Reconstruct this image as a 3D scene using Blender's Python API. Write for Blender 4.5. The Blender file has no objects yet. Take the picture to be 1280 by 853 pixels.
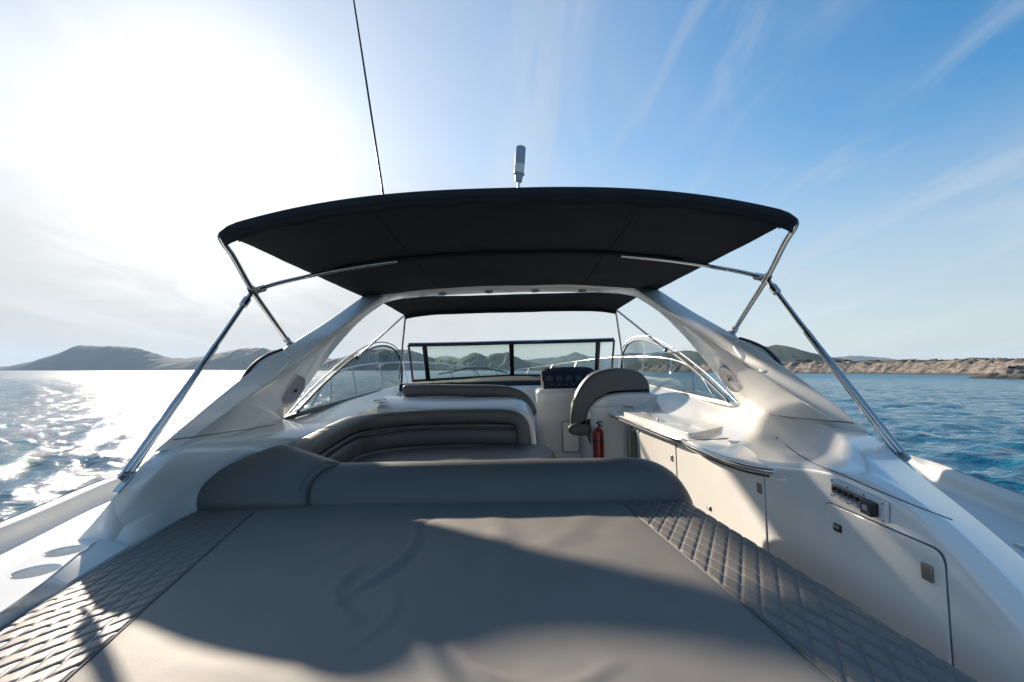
import bpy, bmesh, math, random
import numpy as np
from mathutils import Vector, Matrix, noise as mnoise

random.seed(7)
rng = np.random.default_rng(7)
S = bpy.context.scene
COL = S.collection
R = math.radians

# ------------------------------------------------------------------ camera, sky, sun, exposure
EYE = 2.4                                   # metres above the water
FPX = 640.0                                 # focal length in photo pixels (18 mm on 36 mm)
PITCH = math.atan(36.5 / FPX)
ROLL = R(1.4)                               # the yacht heels a little to port
cam = bpy.data.cameras.new('camera'); cam.lens = 18.0; cam.sensor_width = 36.0
cam.clip_start = 0.05; cam.clip_end = 40000
cam_o = bpy.data.objects.new('camera', cam); COL.objects.link(cam_o)
cam_o.location = (0, 0, EYE); cam_o.rotation_euler = (R(90) + PITCH, 0, 0)
S.camera = cam_o

SUN_AZ = R(-31.5)                           # from the bow, negative to port
SUN_EL = R(18.3)
sdir = Vector((math.sin(SUN_AZ) * math.cos(SUN_EL), math.cos(SUN_AZ) * math.cos(SUN_EL), math.sin(SUN_EL)))
S.view_settings.view_transform = 'Standard'
S.view_settings.look = 'None'
S.view_settings.gamma = 1.0
S.view_settings.exposure = 0.92
S.view_settings.use_curve_mapping = False

W = bpy.data.worlds.new('World'); S.world = W; W.use_nodes = True
nt = W.node_tree; nt.nodes.clear()
def N(nt, kind, **kw):
    n = nt.nodes.new(kind)
    for k, v in kw.items():
        if k == 'inp':
            for a, b in v.items(): n.inputs[a].default_value = b
        else: setattr(n, k, v)
    return n
def math_n(nt, op, a, b=None, clamp=False):
    n = nt.nodes.new('ShaderNodeMath'); n.operation = op; n.use_clamp = clamp
    for i, v in enumerate((a, b)):
        if v is None: continue
        if isinstance(v, (int, float)): n.inputs[i].default_value = v
        else: nt.links.new(v, n.inputs[i])
    return n.outputs[0]
sky = N(nt, 'ShaderNodeTexSky', sky_type='NISHITA', sun_disc=False, sun_elevation=SUN_EL,
        sun_rotation=SUN_AZ, altitude=0, air_density=1.0, dust_density=0.7, ozone_density=3.0)
tc = N(nt, 'ShaderNodeTexCoord')
sep = N(nt, 'ShaderNodeSeparateXYZ'); nt.links.new(tc.outputs['Generated'], sep.inputs[0])
zz = math_n(nt, 'MAXIMUM', sep.outputs[2], 0.0)
zd = math_n(nt, 'ADD', zz, 0.16)
cu = math_n(nt, 'DIVIDE', sep.outputs[0], zd); cv = math_n(nt, 'DIVIDE', sep.outputs[1], zd)
cmb = N(nt, 'ShaderNodeCombineXYZ'); nt.links.new(cu, cmb.inputs[0]); nt.links.new(cv, cmb.inputs[1])
def cirrus(rot, sc, stretch, seed, lo, hi, detail=7, dist=0.6):
    m = N(nt, 'ShaderNodeMapping'); m.inputs['Rotation'].default_value = (0, 0, R(rot))
    m.inputs['Scale'].default_value = (sc, sc * stretch, 1); m.inputs['Location'].default_value = (seed, seed * 1.7, seed)
    nt.links.new(cmb.outputs[0], m.inputs[0])
    t = N(nt, 'ShaderNodeTexNoise', inp={'Scale': 1.0, 'Detail': detail, 'Roughness': 0.55, 'Distortion': dist})
    nt.links.new(m.outputs[0], t.inputs['Vector'])
    mr = N(nt, 'ShaderNodeMapRange', interpolation_type='SMOOTHSTEP', inp={'From Min': lo, 'From Max': hi})
    nt.links.new(t.outputs['Fac'], mr.inputs[0]); return mr.outputs[0]
c1 = cirrus(-36, 2.1, 0.17, 3.1, 0.48, 0.74, 9, 1.1)
c2 = cirrus(-40, 0.75, 0.45, 8.2, 0.42, 0.80, 5, 0.9)
c3 = cirrus(-43, 4.6, 0.16, 5.7, 0.52, 0.74, 9, 1.4)
dotn = N(nt, 'ShaderNodeVectorMath', operation='DOT_PRODUCT'); dotn.inputs[1].default_value = sdir
nt.links.new(tc.outputs['Generated'], dotn.inputs[0])
dp = math_n(nt, 'MAXIMUM', dotn.outputs['Value'], 0.0)
ph_w = math_n(nt, 'POWER', dp, 5.0)         # forward scattering of the thin veil of ice cloud
ph_n = math_n(nt, 'MULTIPLY', math_n(nt, 'POWER', dp, 62.0), math_n(nt, 'ADD', 0.62, math_n(nt, 'MULTIPLY', c2, 0.75)))
def sstep(x, lo, hi, a=0.0, b=1.0):
    m = N(nt, 'ShaderNodeMapRange', interpolation_type='SMOOTHSTEP', inp={'From Min': lo, 'From Max': hi, 'To Min': a, 'To Max': b})
    nt.links.new(x, m.inputs[0]); return m.outputs[0]
cl = math_n(nt, 'ADD', math_n(nt, 'MULTIPLY', c1, 0.32), math_n(nt, 'MULTIPLY', c2, 0.24))
cl = math_n(nt, 'ADD', cl, math_n(nt, 'MULTIPLY', c3, 0.28))
bank = math_n(nt, 'MULTIPLY', sstep(zz, 0.0, 0.42, 1.0, 0.0), 0.80)      # haze bank, thicker low down
cl = math_n(nt, 'ADD', math_n(nt, 'MULTIPLY', cl, 0.75), bank)
veil = math_n(nt, 'MULTIPLY', ph_w, math_n(nt, 'ADD', 0.70, math_n(nt, 'MULTIPLY', c2, 0.9)))
cl = math_n(nt, 'ADD', cl, veil)
cl = math_n(nt, 'ADD', cl, math_n(nt, 'MULTIPLY', math_n(nt, 'MULTIPLY', bank, ph_w), 2.6))
cl = math_n(nt, 'SUBTRACT', 1.0, math_n(nt, 'EXPONENT', math_n(nt, 'MULTIPLY', cl, -1.45)), True)
clear_ = sstep(zz, 0.0, 0.15, 0.45, 1.0)
c4 = cirrus(-20, 2.6, 0.55, 1.3, 0.35, 0.68, 8, 1.2)
glow = math_n(nt, 'MULTIPLY', math_n(nt, 'ADD', math_n(nt, 'MULTIPLY', ph_w, 0.35), math_n(nt, 'MULTIPLY', ph_n, 6.2)), clear_)
glow = math_n(nt, 'MULTIPLY', glow, math_n(nt, 'ADD', 0.62, math_n(nt, 'MULTIPLY', c4, 0.6)))
lum = math_n(nt, 'ADD', 3.6, math_n(nt, 'ADD', glow, math_n(nt, 'MULTIPLY', c1, 0.5)))
ccol = N(nt, 'ShaderNodeVectorMath', operation='SCALE'); ccol.inputs[0].default_value = (0.985, 1.0, 1.0)
nt.links.new(lum, ccol.inputs['Scale'])
mixw = N(nt, 'ShaderNodeMix', data_type='RGBA')
nt.links.new(cl, mixw.inputs[0]); 
hsv = N(nt, 'ShaderNodeHueSaturation', inp={'Hue': 0.492, 'Saturation': 1.30, 'Value': 1.10}); nt.links.new(sky.outputs[0], hsv.inputs['Color'])
nt.links.new(hsv.outputs[0], mixw.inputs[6]); nt.links.new(ccol.outputs[0], mixw.inputs[7])
bg = N(nt, 'ShaderNodeBackground'); bg.inputs['Strength'].default_value = 0.096
nt.links.new(mixw.outputs[2], bg.inputs[0])
wo = N(nt, 'ShaderNodeOutputWorld'); nt.links.new(bg.outputs[0], wo.inputs[0])

sun = bpy.data.lights.new('sun', 'SUN'); sun.energy = 5.0; sun.angle = R(1.4); sun.color = (1.0, 0.86, 0.69)
sun_o = bpy.data.objects.new('sun', sun); COL.objects.link(sun_o)
sun_o.rotation_euler = sdir.to_track_quat('Z', 'Y').to_euler(); sun_o.location = (-30, 50, 30)
S.cycles.max_bounces = 8; S.cycles.diffuse_bounces = 3; S.cycles.glossy_bounces = 4
S.cycles.transparent_max_bounces = 24; S.cycles.volume_bounces = 1
S.cycles.use_denoising = True; S.cycles.sample_clamp_indirect = 6.0; S.cycles.sample_clamp_direct = 0
S.cycles.caustics_reflective = False; S.cycles.caustics_refractive = False

# ------------------------------------------------------------------ frames and helpers
BOAT = Matrix.Translation((0, 0, EYE)) @ Matrix.Rotation(-ROLL, 4, 'Y')
def P(px, py, d):
    """yacht-frame point seen at a photo pixel, at d metres ahead"""
    a = (px - 640.0) / FPX; b = (426.5 - py) / FPX
    v = Vector((a, math.cos(PITCH) - b * math.sin(PITCH), math.sin(PITCH) + b * math.cos(PITCH)))
    v *= d / v.y
    return Matrix.Rotation(ROLL, 3, 'Y') @ v
def Wd(px, py, d):
    a = (px - 640.0) / FPX; b = (426.5 - py) / FPX
    v = Vector((a, math.cos(PITCH) - b * math.sin(PITCH), math.sin(PITCH) + b * math.cos(PITCH)))
    v *= d / v.y
    return Vector((v.x, v.y, v.z + EYE))
def mx(p): return Vector((-p[0], p[1], p[2]))
def V(*a): return Vector(a)

def mat(name, col, rough=0.5, metal=0.0, coat=0.0, bump=0.0, bscale=200.0, var=0.0, vscale=3.0, spec=0.5, ior=None, bdet=2, rvar=0.0, aniso=None):
    m = bpy.data.materials.new(name); m.use_nodes = True
    t = m.node_tree; b = t.nodes['Principled BSDF']
    b.inputs['Base Color'].default_value = (*col, 1); b.inputs['Roughness'].default_value = rough
    b.inputs['Metallic'].default_value = metal; b.inputs['Coat Weight'].default_value = coat
    b.inputs['Coat Roughness'].default_value = 0.06; b.inputs['Specular IOR Level'].default_value = spec
    if ior: b.inputs['IOR'].default_value = ior
    co = N(t, 'ShaderNodeTexCoord')
    if var > 0 or rvar > 0:
        n = N(t, 'ShaderNodeTexNoise', inp={'Scale': vscale, 'Detail': 6.0, 'Roughness': 0.6})
        t.links.new(co.outputs['Object'], n.inputs['Vector'])
        if var > 0:
            r = N(t, 'ShaderNodeMapRange', inp={'From Min': 0.3, 'From Max': 0.7, 'To Min': 1 - var, 'To Max': 1 + var * 0.6})
            t.links.new(n.outputs['Fac'], r.inputs[0])
            h = N(t, 'ShaderNodeVectorMath', operation='SCALE'); h.inputs[0].default_value = col
            t.links.new(r.outputs[0], h.inputs['Scale']); t.links.new(h.outputs[0], b.inputs['Base Color'])
        if rvar > 0:
            r2 = N(t, 'ShaderNodeMapRange', inp={'From Min': 0.3, 'From Max': 0.7, 'To Min': max(0.02, rough - rvar), 'To Max': rough + rvar})
            t.links.new(n.outputs['Fac'], r2.inputs[0]); t.links.new(r2.outputs[0], b.inputs['Roughness'])
    if bump > 0:
        n2 = N(t, 'ShaderNodeTexNoise', inp={'Scale': bscale, 'Detail': bdet, 'Roughness': 0.5})
        mp = N(t, 'ShaderNodeMapping')
        if aniso: mp.inputs['Scale'].default_value = aniso
        t.links.new(co.outputs['Object'], mp.inputs[0]); t.links.new(mp.outputs[0], n2.inputs['Vector'])
        bp = N(t, 'ShaderNodeBump', inp={'Strength': bump, 'Distance': 0.01})
        t.links.new(n2.outputs['Fac'], bp.inputs['Height']); t.links.new(bp.outputs[0], b.inputs['Normal'])
    return m

def glass(name, tint, refl=1.0):
    m = bpy.data.materials.new(name); m.use_nodes = True; t = m.node_tree; t.nodes.clear()
    tr = N(t, 'ShaderNodeBsdfTransparent'); tr.inputs[0].default_value = (*tint, 1)
    gl = N(t, 'ShaderNodeBsdfGlossy'); gl.inputs['Roughness'].default_value = 0.015
    ge = N(t, 'ShaderNodeNewGeometry'); dt = N(t, 'ShaderNodeVectorMath', operation='DOT_PRODUCT')
    t.links.new(ge.outputs['Incoming'], dt.inputs[0]); t.links.new(ge.outputs['Normal'], dt.inputs[1])
    ca = math_n(t, 'ABSOLUTE', dt.outputs['Value'])
    pw = math_n(t, 'POWER', math_n(t, 'SUBTRACT', 1.0, ca, True), 5.0)
    mul = math_n(t, 'ADD', math_n(t, 'MULTIPLY', pw, 0.9 * refl), 0.04 * refl)
    mi = N(t, 'ShaderNodeMixShader'); t.links.new(mul, mi.inputs[0]); t.links.new(tr.outputs[0], mi.inputs[1]); t.links.new(gl.outputs[0], mi.inputs[2])
    o = N(t, 'ShaderNodeOutputMaterial'); t.links.new(mi.outputs[0], o.inputs[0]); return m

GEL = mat('gelcoat', (0.80, 0.79, 0.765), 0.22, coat=0.5, var=0.035, vscale=2.2, rvar=0.05, bump=0.012, bscale=14, bdet=1)
GEL2 = mat('gelcoat_deck', (0.66, 0.64, 0.60), 0.42, coat=0.1, var=0.05, vscale=3.0, bump=0.10, bscale=420)
PAD = mat('pad_fabric', (0.205, 0.188, 0.170), 0.64, var=0.05, vscale=5, bump=0.14, bscale=800, aniso=(1, 0.4, 1), spec=0.3)
QUILT = mat('quilted_vinyl', (0.175, 0.160, 0.146), 0.48, var=0.05, vscale=6, bump=0.10, bscale=500, spec=0.35)
THREAD = mat('thread', (0.10, 0.098, 0.095), 0.7)
LEATH = mat('leather_grey', (0.128, 0.120, 0.114), 0.45, var=0.05, vscale=4, bump=0.14, bscale=380, spec=0.4)
CANV = mat('canvas', (0.027, 0.028, 0.033), 0.85, bump=0.25, bscale=600, var=0.15, vscale=4, spec=0.15)
STEEL = mat('stainless_steel', (0.62, 0.61, 0.59), 0.16, metal=1.0, rvar=0.06, vscale=9)
DARKM = mat('brushed_plate', (0.30, 0.305, 0.31), 0.35, metal=0.9, bump=0.05, bscale=120, aniso=(1, 8, 8))
RUB = mat('black_rubber', (0.016, 0.016, 0.018), 0.45, bump=0.05, bscale=90)
BLK = mat('black_plastic', (0.02, 0.021, 0.024), 0.35, rvar=0.08)
DASH = mat('dash_vinyl', (0.016, 0.020, 0.028), 0.75, spec=0.25, bump=0.2, bscale=300)
SEAM = mat('panel_gap', (0.12, 0.115, 0.108), 0.7)
SPK = mat('speaker_grey', (0.40, 0.41, 0.46), 0.4)
WHP = mat('white_plastic', (0.70, 0.69, 0.68), 0.35)
GREYP = mat('grey_plastic', (0.36, 0.375, 0.40), 0.4)
RED = mat('red_enamel', (0.24, 0.010, 0.010), 0.28, coat=0.4, var=0.06)
LENS = mat('lamp_lens', (0.82, 0.74, 0.60), 0.2, spec=0.6)
GAUGE = mat('gauge_face', (0.045, 0.075, 0.115), 0.3)
HULLM = mat('hull_gelcoat', (0.74, 0.73, 0.71), 0.2, coat=0.5)
TINT = glass('tinted_glass', (0.845, 0.885, 0.85), .5)
TINTS = glass('side_glass', (0.71, 0.755, 0.76), .30)
CLEAR = glass('clear_glass', (0.94, 0.96, 0.96), .5)
SMOKE = glass('cabinet_glass', (0.55, 0.58, 0.50))

def new_obj(name, me, parent=None):
    o = bpy.data.objects.new(name, me); COL.objects.link(o)
    if parent is not None:
        o.parent = parent
        if parent.type == 'EMPTY' and 'base' in BASES.get(parent.name, {}): o.location = -BASES[parent.name]['base']
    return o
BASES = {}
def mesh(name, verts, faces, m, parent=None, sharp=38, boat=True, bev=0, solid=0):
    me = bpy.data.meshes.new(name)
    me.from_pydata([tuple(v) for v in verts], [], faces); me.validate(); me.update()
    bm = bmesh.new(); bm.from_mesh(me); bmesh.ops.recalc_face_normals(bm, faces=bm.faces); bm.to_mesh(me); bm.free()
    me.materials.append(m); me.shade_smooth(); me.set_sharp_from_angle(angle=R(sharp))
    o = new_obj(name, me, parent)
    if solid:
        s = o.modifiers.new('thickness', 'SOLIDIFY'); s.thickness = solid; s.offset = 0
    if bev:
        b = o.modifiers.new('bevel', 'BEVEL'); b.width = bev; b.segments = 3; b.limit_method = 'ANGLE'; b.angle_limit = R(30)
        b.harden_normals = False
    if boat and parent is None: o.matrix_world = BOAT
    return o
def tag(o, label, cat, group=None):
    o['label'] = label; o['category'] = cat
    if group: o['group'] = group
    return o
def thing(name, label, cat, base=(0, 0, 0), group=None, boat=True):
    o = bpy.data.objects.new(name, None); COL.objects.link(o); o.empty_display_size = 0.1
    BASES[o.name] = {'base': Vector(base)}
    o.matrix_world = (BOAT if boat else Matrix.Identity(4)) @ Matrix.Translation(base)
    return tag(o, label, cat, group)

def cr(pts, n, closed=False):
    """Catmull-Rom (chord parametrised per segment) through pts, n samples per span"""
    pts = [Vector(p) for p in pts]; out = []; k = len(pts)
    spans = k if closed else k - 1
    for i in range(spans):
        if closed: a, b, c, d = (pts[(i + j - 1) % k] for j in range(4))
        else:
            b, c = pts[i], pts[i + 1]
            a = pts[i - 1] if i > 0 else b * 2 - c
            d = pts[i + 2] if i + 2 < k else c * 2 - b
        l1 = max((c - b).length, 1e-6)
        m1 = (c - a) / max((c - b).length + (b - a).length, 1e-6) * l1
        m2 = (d - b) / max((d - c).length + (c - b).length, 1e-6) * l1
        for j in range(n):
            t = j / n; t2 = t * t; t3 = t2 * t
            out.append(b * (2 * t3 - 3 * t2 + 1) + m1 * (t3 - 2 * t2 + t) + c * (-2 * t3 + 3 * t2) + m2 * (t3 - t2))
    if not closed: out.append(pts[-1].copy())
    return out
def rpoly(pts, rad, seg=4, closed=True):
    """round the corners of a polygon; rad may be a list"""
    pts = [Vector(p) for p in pts]; k = len(pts); out = []
    for i in range(k):
        r = rad[i] if isinstance(rad, (list, tuple)) else rad
        p = pts[i]
        if not closed and i in (0, k - 1): out.append(p); continue
        a = pts[i - 1]; b = pts[(i + 1) % k]
        la = (a - p).length; lb = (b - p).length
        ra = min(r, la * 0.48); rb = min(r, lb * 0.48)
        s = p + (a - p).normalized() * ra if la > 1e-6 else p; e = p + (b - p).normalized() * rb if lb > 1e-6 else p
        for j in range(seg + 1):
            t = j / seg
            out.append(s * (1 - t) ** 2 + p * 2 * t * (1 - t) + e * t * t)
    return out
def grid_faces(nr, nc, closed_c=False, cap=False):
    f = []
    for i in range(nr - 1):
        for j in range(nc if closed_c else nc - 1):
            a = i * nc + j; b = i * nc + (j + 1) % nc
            f.append((a, b, b + nc, a + nc))
    if cap:
        f.append(tuple(range(nc))[::-1]); f.append(tuple(range((nr - 1) * nc, nr * nc)))
    return f
def loft(name, rows, m, parent=None, closed=False, cap=False, **kw):
    v = [p for r in rows for p in r]
    return mesh(name, v, grid_faces(len(rows), len(rows[0]), closed, cap), m, parent, **kw)
def smooth_rows(rows, n):
    """Catmull-Rom between control rows"""
    cols = [cr([r[j] for r in rows], n) for j in range(len(rows[0]))]
    return [[c[i] for c in cols] for i in range(len(cols[0]))]
def fair(rows, it, keep=1):
    """fair a dense stack of rows lengthwise (ends held)"""
    A = np.array([[tuple(p) for p in r] for r in rows])
    for _ in range(it):
        A[keep:-keep] += 0.5 * ((A[keep - 1:-keep - 1] + A[keep + 1:(-keep + 1) or None]) / 2 - A[keep:-keep])
    return [[Vector(p) for p in r] for r in A]
def polyfair(pts, deg=3):
    A = np.array([tuple(p) for p in pts]); d = np.concatenate([[0], np.cumsum(np.linalg.norm(np.diff(A, axis=0), axis=1))]); d /= d[-1]
    return [Vector(p) for p in np.stack([np.polyval(np.polyfit(d, A[:, k], deg), d) for k in range(3)], -1)]
def frames(path):
    path = [Vector(p) for p in path]; T = []
    for i in range(len(path)):
        a = path[max(i - 1, 0)]; b = path[min(i + 1, len(path) - 1)]; T.append((b - a).normalized())
    n = T[0].orthogonal().normalized(); out = []
    for i, t in enumerate(T):
        n = (n - t * n.dot(t)).normalized(); out.append((n.copy(), t.cross(n)))
    return out
def tube(name, path, r, m, parent=None, seg=10, closed=False, **kw):
    path = [Vector(p) for p in path]
    if closed: path = path + [path[0]]
    fr = frames(path); rows = []
    for i, (p, (a, b)) in enumerate(zip(path, fr)):
        rr = r[i] if isinstance(r, (list, tuple)) else r
        rows.append([p + a * math.cos(2 * math.pi * k / seg) * rr + b * math.sin(2 * math.pi * k / seg) * rr for k in range(seg)])
    return loft(name, rows, m, parent, True, True, **kw)
def sweep(name, path, ns, sec, m, parent=None, scale=None, capround=0.0, **kw):
    """sweep a closed section (a along n, b along t x n) on path; ns = inward vector per point"""
    path = [Vector(p) for p in path]; rows = []; k = len(path)
    for i, p in enumerate(path):
        t = (path[min(i + 1, k - 1)] - path[max(i - 1, 0)]).normalized()
        n = Vector(ns[i]); n = (n - t * n.dot(t)).normalized(); u = n.cross(t)
        if u.z < 0 and abs(u.z) > 0.3: u = -u
        sc = scale[i] if scale else 1.0
        sa, sb = sc if isinstance(sc, tuple) else (sc, sc)
        rows.append([p + n * a * sa + u * b * sb for a, b in sec])
    if capround > 0:                         # pull the ends in for an upholstered look
        for end in (0, -1):
            c = sum(rows[end], Vector()) / len(rows[end]); t = (path[end] - path[1 if end == 0 else -2]).normalized()
            ext = []
            for s, q in ((0.93, 0.38), (0.75, 0.72), (0.45, 0.93), (0.12, 1.0)):
                ext.append([c + (v - c) * s + t * capround * q for v in rows[end]])
            rows = ext[::-1] + rows if end == 0 else rows + ext
    return loft(name, rows, m, parent, True, True, **kw)
def rrect(w, h, r, seg=4, cx=0, cy=0):
    return [(p.x, p.y) for p in rpoly([V(cx - w / 2, cy - h / 2, 0), V(cx + w / 2, cy - h / 2, 0), V(cx + w / 2, cy + h / 2, 0), V(cx - w / 2, cy + h / 2, 0)], r * 1.3, seg)]
def box(name, c, s, m, parent=None, rot=None, bev=0.004, **kw):
    M = rot.to_3x3() if rot is not None else Matrix.Identity(3)
    c = Vector(c); hx, hy, hz = s[0] / 2, s[1] / 2, s[2] / 2
    v = [c + M @ V(x, y, z) for x in (-hx, hx) for y in (-hy, hy) for z in (-hz, hz)]
    f = [(0, 1, 3, 2), (4, 6, 7, 5), (0, 4, 5, 1), (2, 3, 7, 6), (0, 2, 6, 4), (1, 5, 7, 3)]
    return mesh(name, v, f, m, parent, bev=bev, **kw)
def revolve(name, prof, origin, axis, m, parent=None, seg=24, **kw):
    """prof = (radius, along axis)"""
    ax = Vector(axis).normalized(); a = ax.orthogonal().normalized(); b = ax.cross(a); o = Vector(origin)
    rows = [[o + ax * h + (a * math.cos(2 * math.pi * k / seg) + b * math.sin(2 * math.pi * k / seg)) * max(r, 1e-4) for k in range(seg)] for r, h in prof]
    return loft(name, rows, m, parent, True, True, **kw)
def prism(name, outline, nrm, th, m, parent=None, bev=0.0, **kw):
    """outline (3D, planar-ish) extruded by th along nrm"""
    n = Vector(nrm).normalized(); k = len(outline)
    v = [Vector(p) for p in outline] + [Vector(p) + n * th for p in outline]
    f = [tuple(range(k))[::-1], tuple(range(k, 2 * k))] + [(i, (i + 1) % k, k + (i + 1) % k, k + i) for i in range(k)]
    return mesh(name, v, f, m, parent, bev=bev, **kw)
def lerp(a, b, t): return a + (b - a) * t
def fbm(x, y, z=0.0, o=4):
    return mnoise.fractal(Vector((x, y, z)), 0.9, 2.0, o)

# ------------------------------------------------------------------ the sea
def np_mesh(name, v, f, m, smooth=True):
    me = bpy.data.meshes.new(name)
    me.vertices.add(len(v)); me.vertices.foreach_set('co', np.asarray(v, dtype=np.float32).ravel())
    f = np.asarray(f, dtype=np.int32); me.loops.add(f.size); me.polygons.add(len(f))
    me.loops.foreach_set('vertex_index', f.ravel())
    me.polygons.foreach_set('loop_start', np.arange(0, f.size, f.shape[1], dtype=np.int32))
    me.polygons.foreach_set('loop_total', np.full(len(f), f.shape[1], dtype=np.int32))
    me.update(calc_edges=True); me.validate()
    if smooth: me.shade_smooth()
    me.materials.append(m)
    o = bpy.data.objects.new(name, me); COL.objects.link(o); return o
def np_grid_faces(nr, nc, wrap=False):
    i, j = np.meshgrid(np.arange(nr - 1), np.arange(nc if wrap else nc - 1), indexing='ij')
    a = i * nc + j; b = i * nc + (j + 1) % nc
    return np.stack([a, b, b + nc, a + nc], -1).reshape(-1, 4)

def sea_material():
    m = bpy.data.materials.new('sea_water'); m.use_nodes = True; t = m.node_tree; b = t.nodes['Principled BSDF']
    b.inputs['Base Color'].default_value = (0.004, 0.040, 0.068, 1); b.inputs['Roughness'].default_value = 0.07
    b.inputs['IOR'].default_value = 1.333; b.inputs['Specular IOR Level'].default_value = 0.4
    g = N(t, 'ShaderNodeNewGeometry')
    hs = []
    for sc, rot, st, det, w in ((0.8, 25, 0.75, 5, 0.8), (2.9, -20, 0.75, 5, 0.34), (10.0, 10, 0.8, 4, 0.085)):
        mp = N(t, 'ShaderNodeMapping'); mp.inputs['Rotation'].default_value = (0, 0, R(rot)); mp.inputs['Scale'].default_value = (sc * st, sc, sc)
        t.links.new(g.outputs['Position'], mp.inputs[0])
        n = N(t, 'ShaderNodeTexNoise', inp={'Scale': 1.0, 'Detail': float(det), 'Roughness': 0.55, 'Distortion': 0.5})
        t.links.new(mp.outputs[0], n.inputs['Vector'])
        hs.append(math_n(t, 'MULTIPLY', n.outputs['Fac'], w))
    h = math_n(t, 'ADD', math_n(t, 'ADD', hs[0], hs[1]), hs[2])
    bp = N(t, 'ShaderNodeBump', inp={'Strength': 1.0, 'Distance': 0.28}); t.links.new(h, bp.inputs['Height'])
    t.links.new(bp.outputs[0], b.inputs['Normal'])
    # beyond the waves that are modelled, the unresolved chop acts as roughness
    ln = N(t, 'ShaderNodeVectorMath', operation='LENGTH'); t.links.new(g.outputs['Position'], ln.inputs[0])
    ro = N(t, 'ShaderNodeMapRange', interpolation_type='SMOOTHSTEP', inp={'From Min': 15.0, 'From Max': 260.0, 'To Min': 0.06, 'To Max': 0.30})
    t.links.new(ln.outputs['Value'], ro.inputs[0]); t.links.new(ro.outputs[0], b.inputs['Roughness'])
    # colour drifts a little with depth and wind lanes
    n = N(t, 'ShaderNodeTexNoise', inp={'Scale': 0.02, 'Detail': 3.0}); t.links.new(g.outputs['Position'], n.inputs['Vector'])
    mi = N(t, 'ShaderNodeMix', data_type='RGBA'); mi.inputs[6].default_value = (0.001, 0.095, 0.175, 1); mi.inputs[7].default_value = (0.002, 0.135, 0.205, 1)
    t.links.new(n.outputs['Fac'], mi.inputs[0]); t.links.new(mi.outputs[2], b.inputs['Base Color'])
    return m
NR = 600
rad = 1.5 * (9500 / 1.5) ** (np.arange(NR) / (NR - 1))
ang = np.concatenate([np.linspace(-95, 95, 950, endpoint=False), np.linspace(95, 265, 110, endpoint=False)]) * math.pi / 180
rr, aa = np.meshgrid(rad, ang, indexing='ij')
X = rr * np.sin(aa); Y = rr * np.cos(aa); Z = np.zeros_like(X)
cell = np.maximum(rr * (9500 / 1.5) ** (1 / (NR - 1)) - rr, rr * 0.0035)
for _ in range(95):
    lam = 0.26 * (5.0 / 0.26) ** rng.random(); th = math.radians(20 + rng.normal(0, 38)); k = 2 * math.pi / lam
    amp = 0.0050 * lam ** 0.78
    fade = np.clip(lam / cell / 1.3 - 0.6, 0, 1)
    ph = k * (X * math.sin(th) + Y * math.cos(th)) + rng.random() * 6.28
    Z += amp * fade * (np.sin(ph) + 0.25 * np.cos(2 * ph))
sea = np_mesh('sea', np.stack([X, Y, Z], -1).reshape(-1, 3), np_grid_faces(NR, len(ang), True), sea_material())
sea['kind'] = 'structure'

# ------------------------------------------------------------------ hills across the bay
def land_mat(name, c1, c2, c3, sc, lo=0.42, hi=0.6):
    m = bpy.data.materials.new(name); m.use_nodes = True; t = m.node_tree; b = t.nodes['Principled BSDF']
    b.inputs['Roughness'].default_value = 0.95; b.inputs['Specular IOR Level'].default_value = 0.1
    g = N(t, 'ShaderNodeNewGeometry')
    n = N(t, 'ShaderNodeTexNoise', inp={'Scale': sc, 'Detail': 8.0, 'Roughness': 0.65}); t.links.new(g.outputs['Position'], n.inputs['Vector'])
    n2 = N(t, 'ShaderNodeTexNoise', inp={'Scale': sc * 6, 'Detail': 6.0, 'Roughness': 0.65}); t.links.new(g.outputs['Position'], n2.inputs['Vector'])
    r = N(t, 'ShaderNodeValToRGB'); e = r.color_ramp.elements
    e[0].position = lo; e[0].color = (*c1, 1); e[1].position = hi; e[1].color = (*c2, 1); x = e.new(min(hi + 0.14, 0.95)); x.color = (*c3, 1)
    ad = math_n(t, 'ADD', math_n(t, 'MULTIPLY', n.outputs['Fac'], 0.6), math_n(t, 'MULTIPLY', n2.outputs['Fac'], 0.4))
    t.links.new(ad, r.inputs[0]); t.links.new(r.outputs[0], b.inputs['Base Color'])
    bp = N(t, 'ShaderNodeBump', inp={'Strength': 0.8, 'Distance': 6.0}); t.links.new(ad, bp.inputs['Height']); t.links.new(bp.outputs[0], b.inputs['Normal'])
    return m
FOREST = land_mat('pine_forest', (0.020, 0.034, 0.018), (0.036, 0.050, 0.027), (0.065, 0.066, 0.042), 0.010, 0.44, 0.62)
FOREST_N = land_mat('pine_forest_close', (0.025, 0.040, 0.016), (0.050, 0.062, 0.026), (0.14, 0.125, 0.08), 0.022, 0.42, 0.58)
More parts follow.
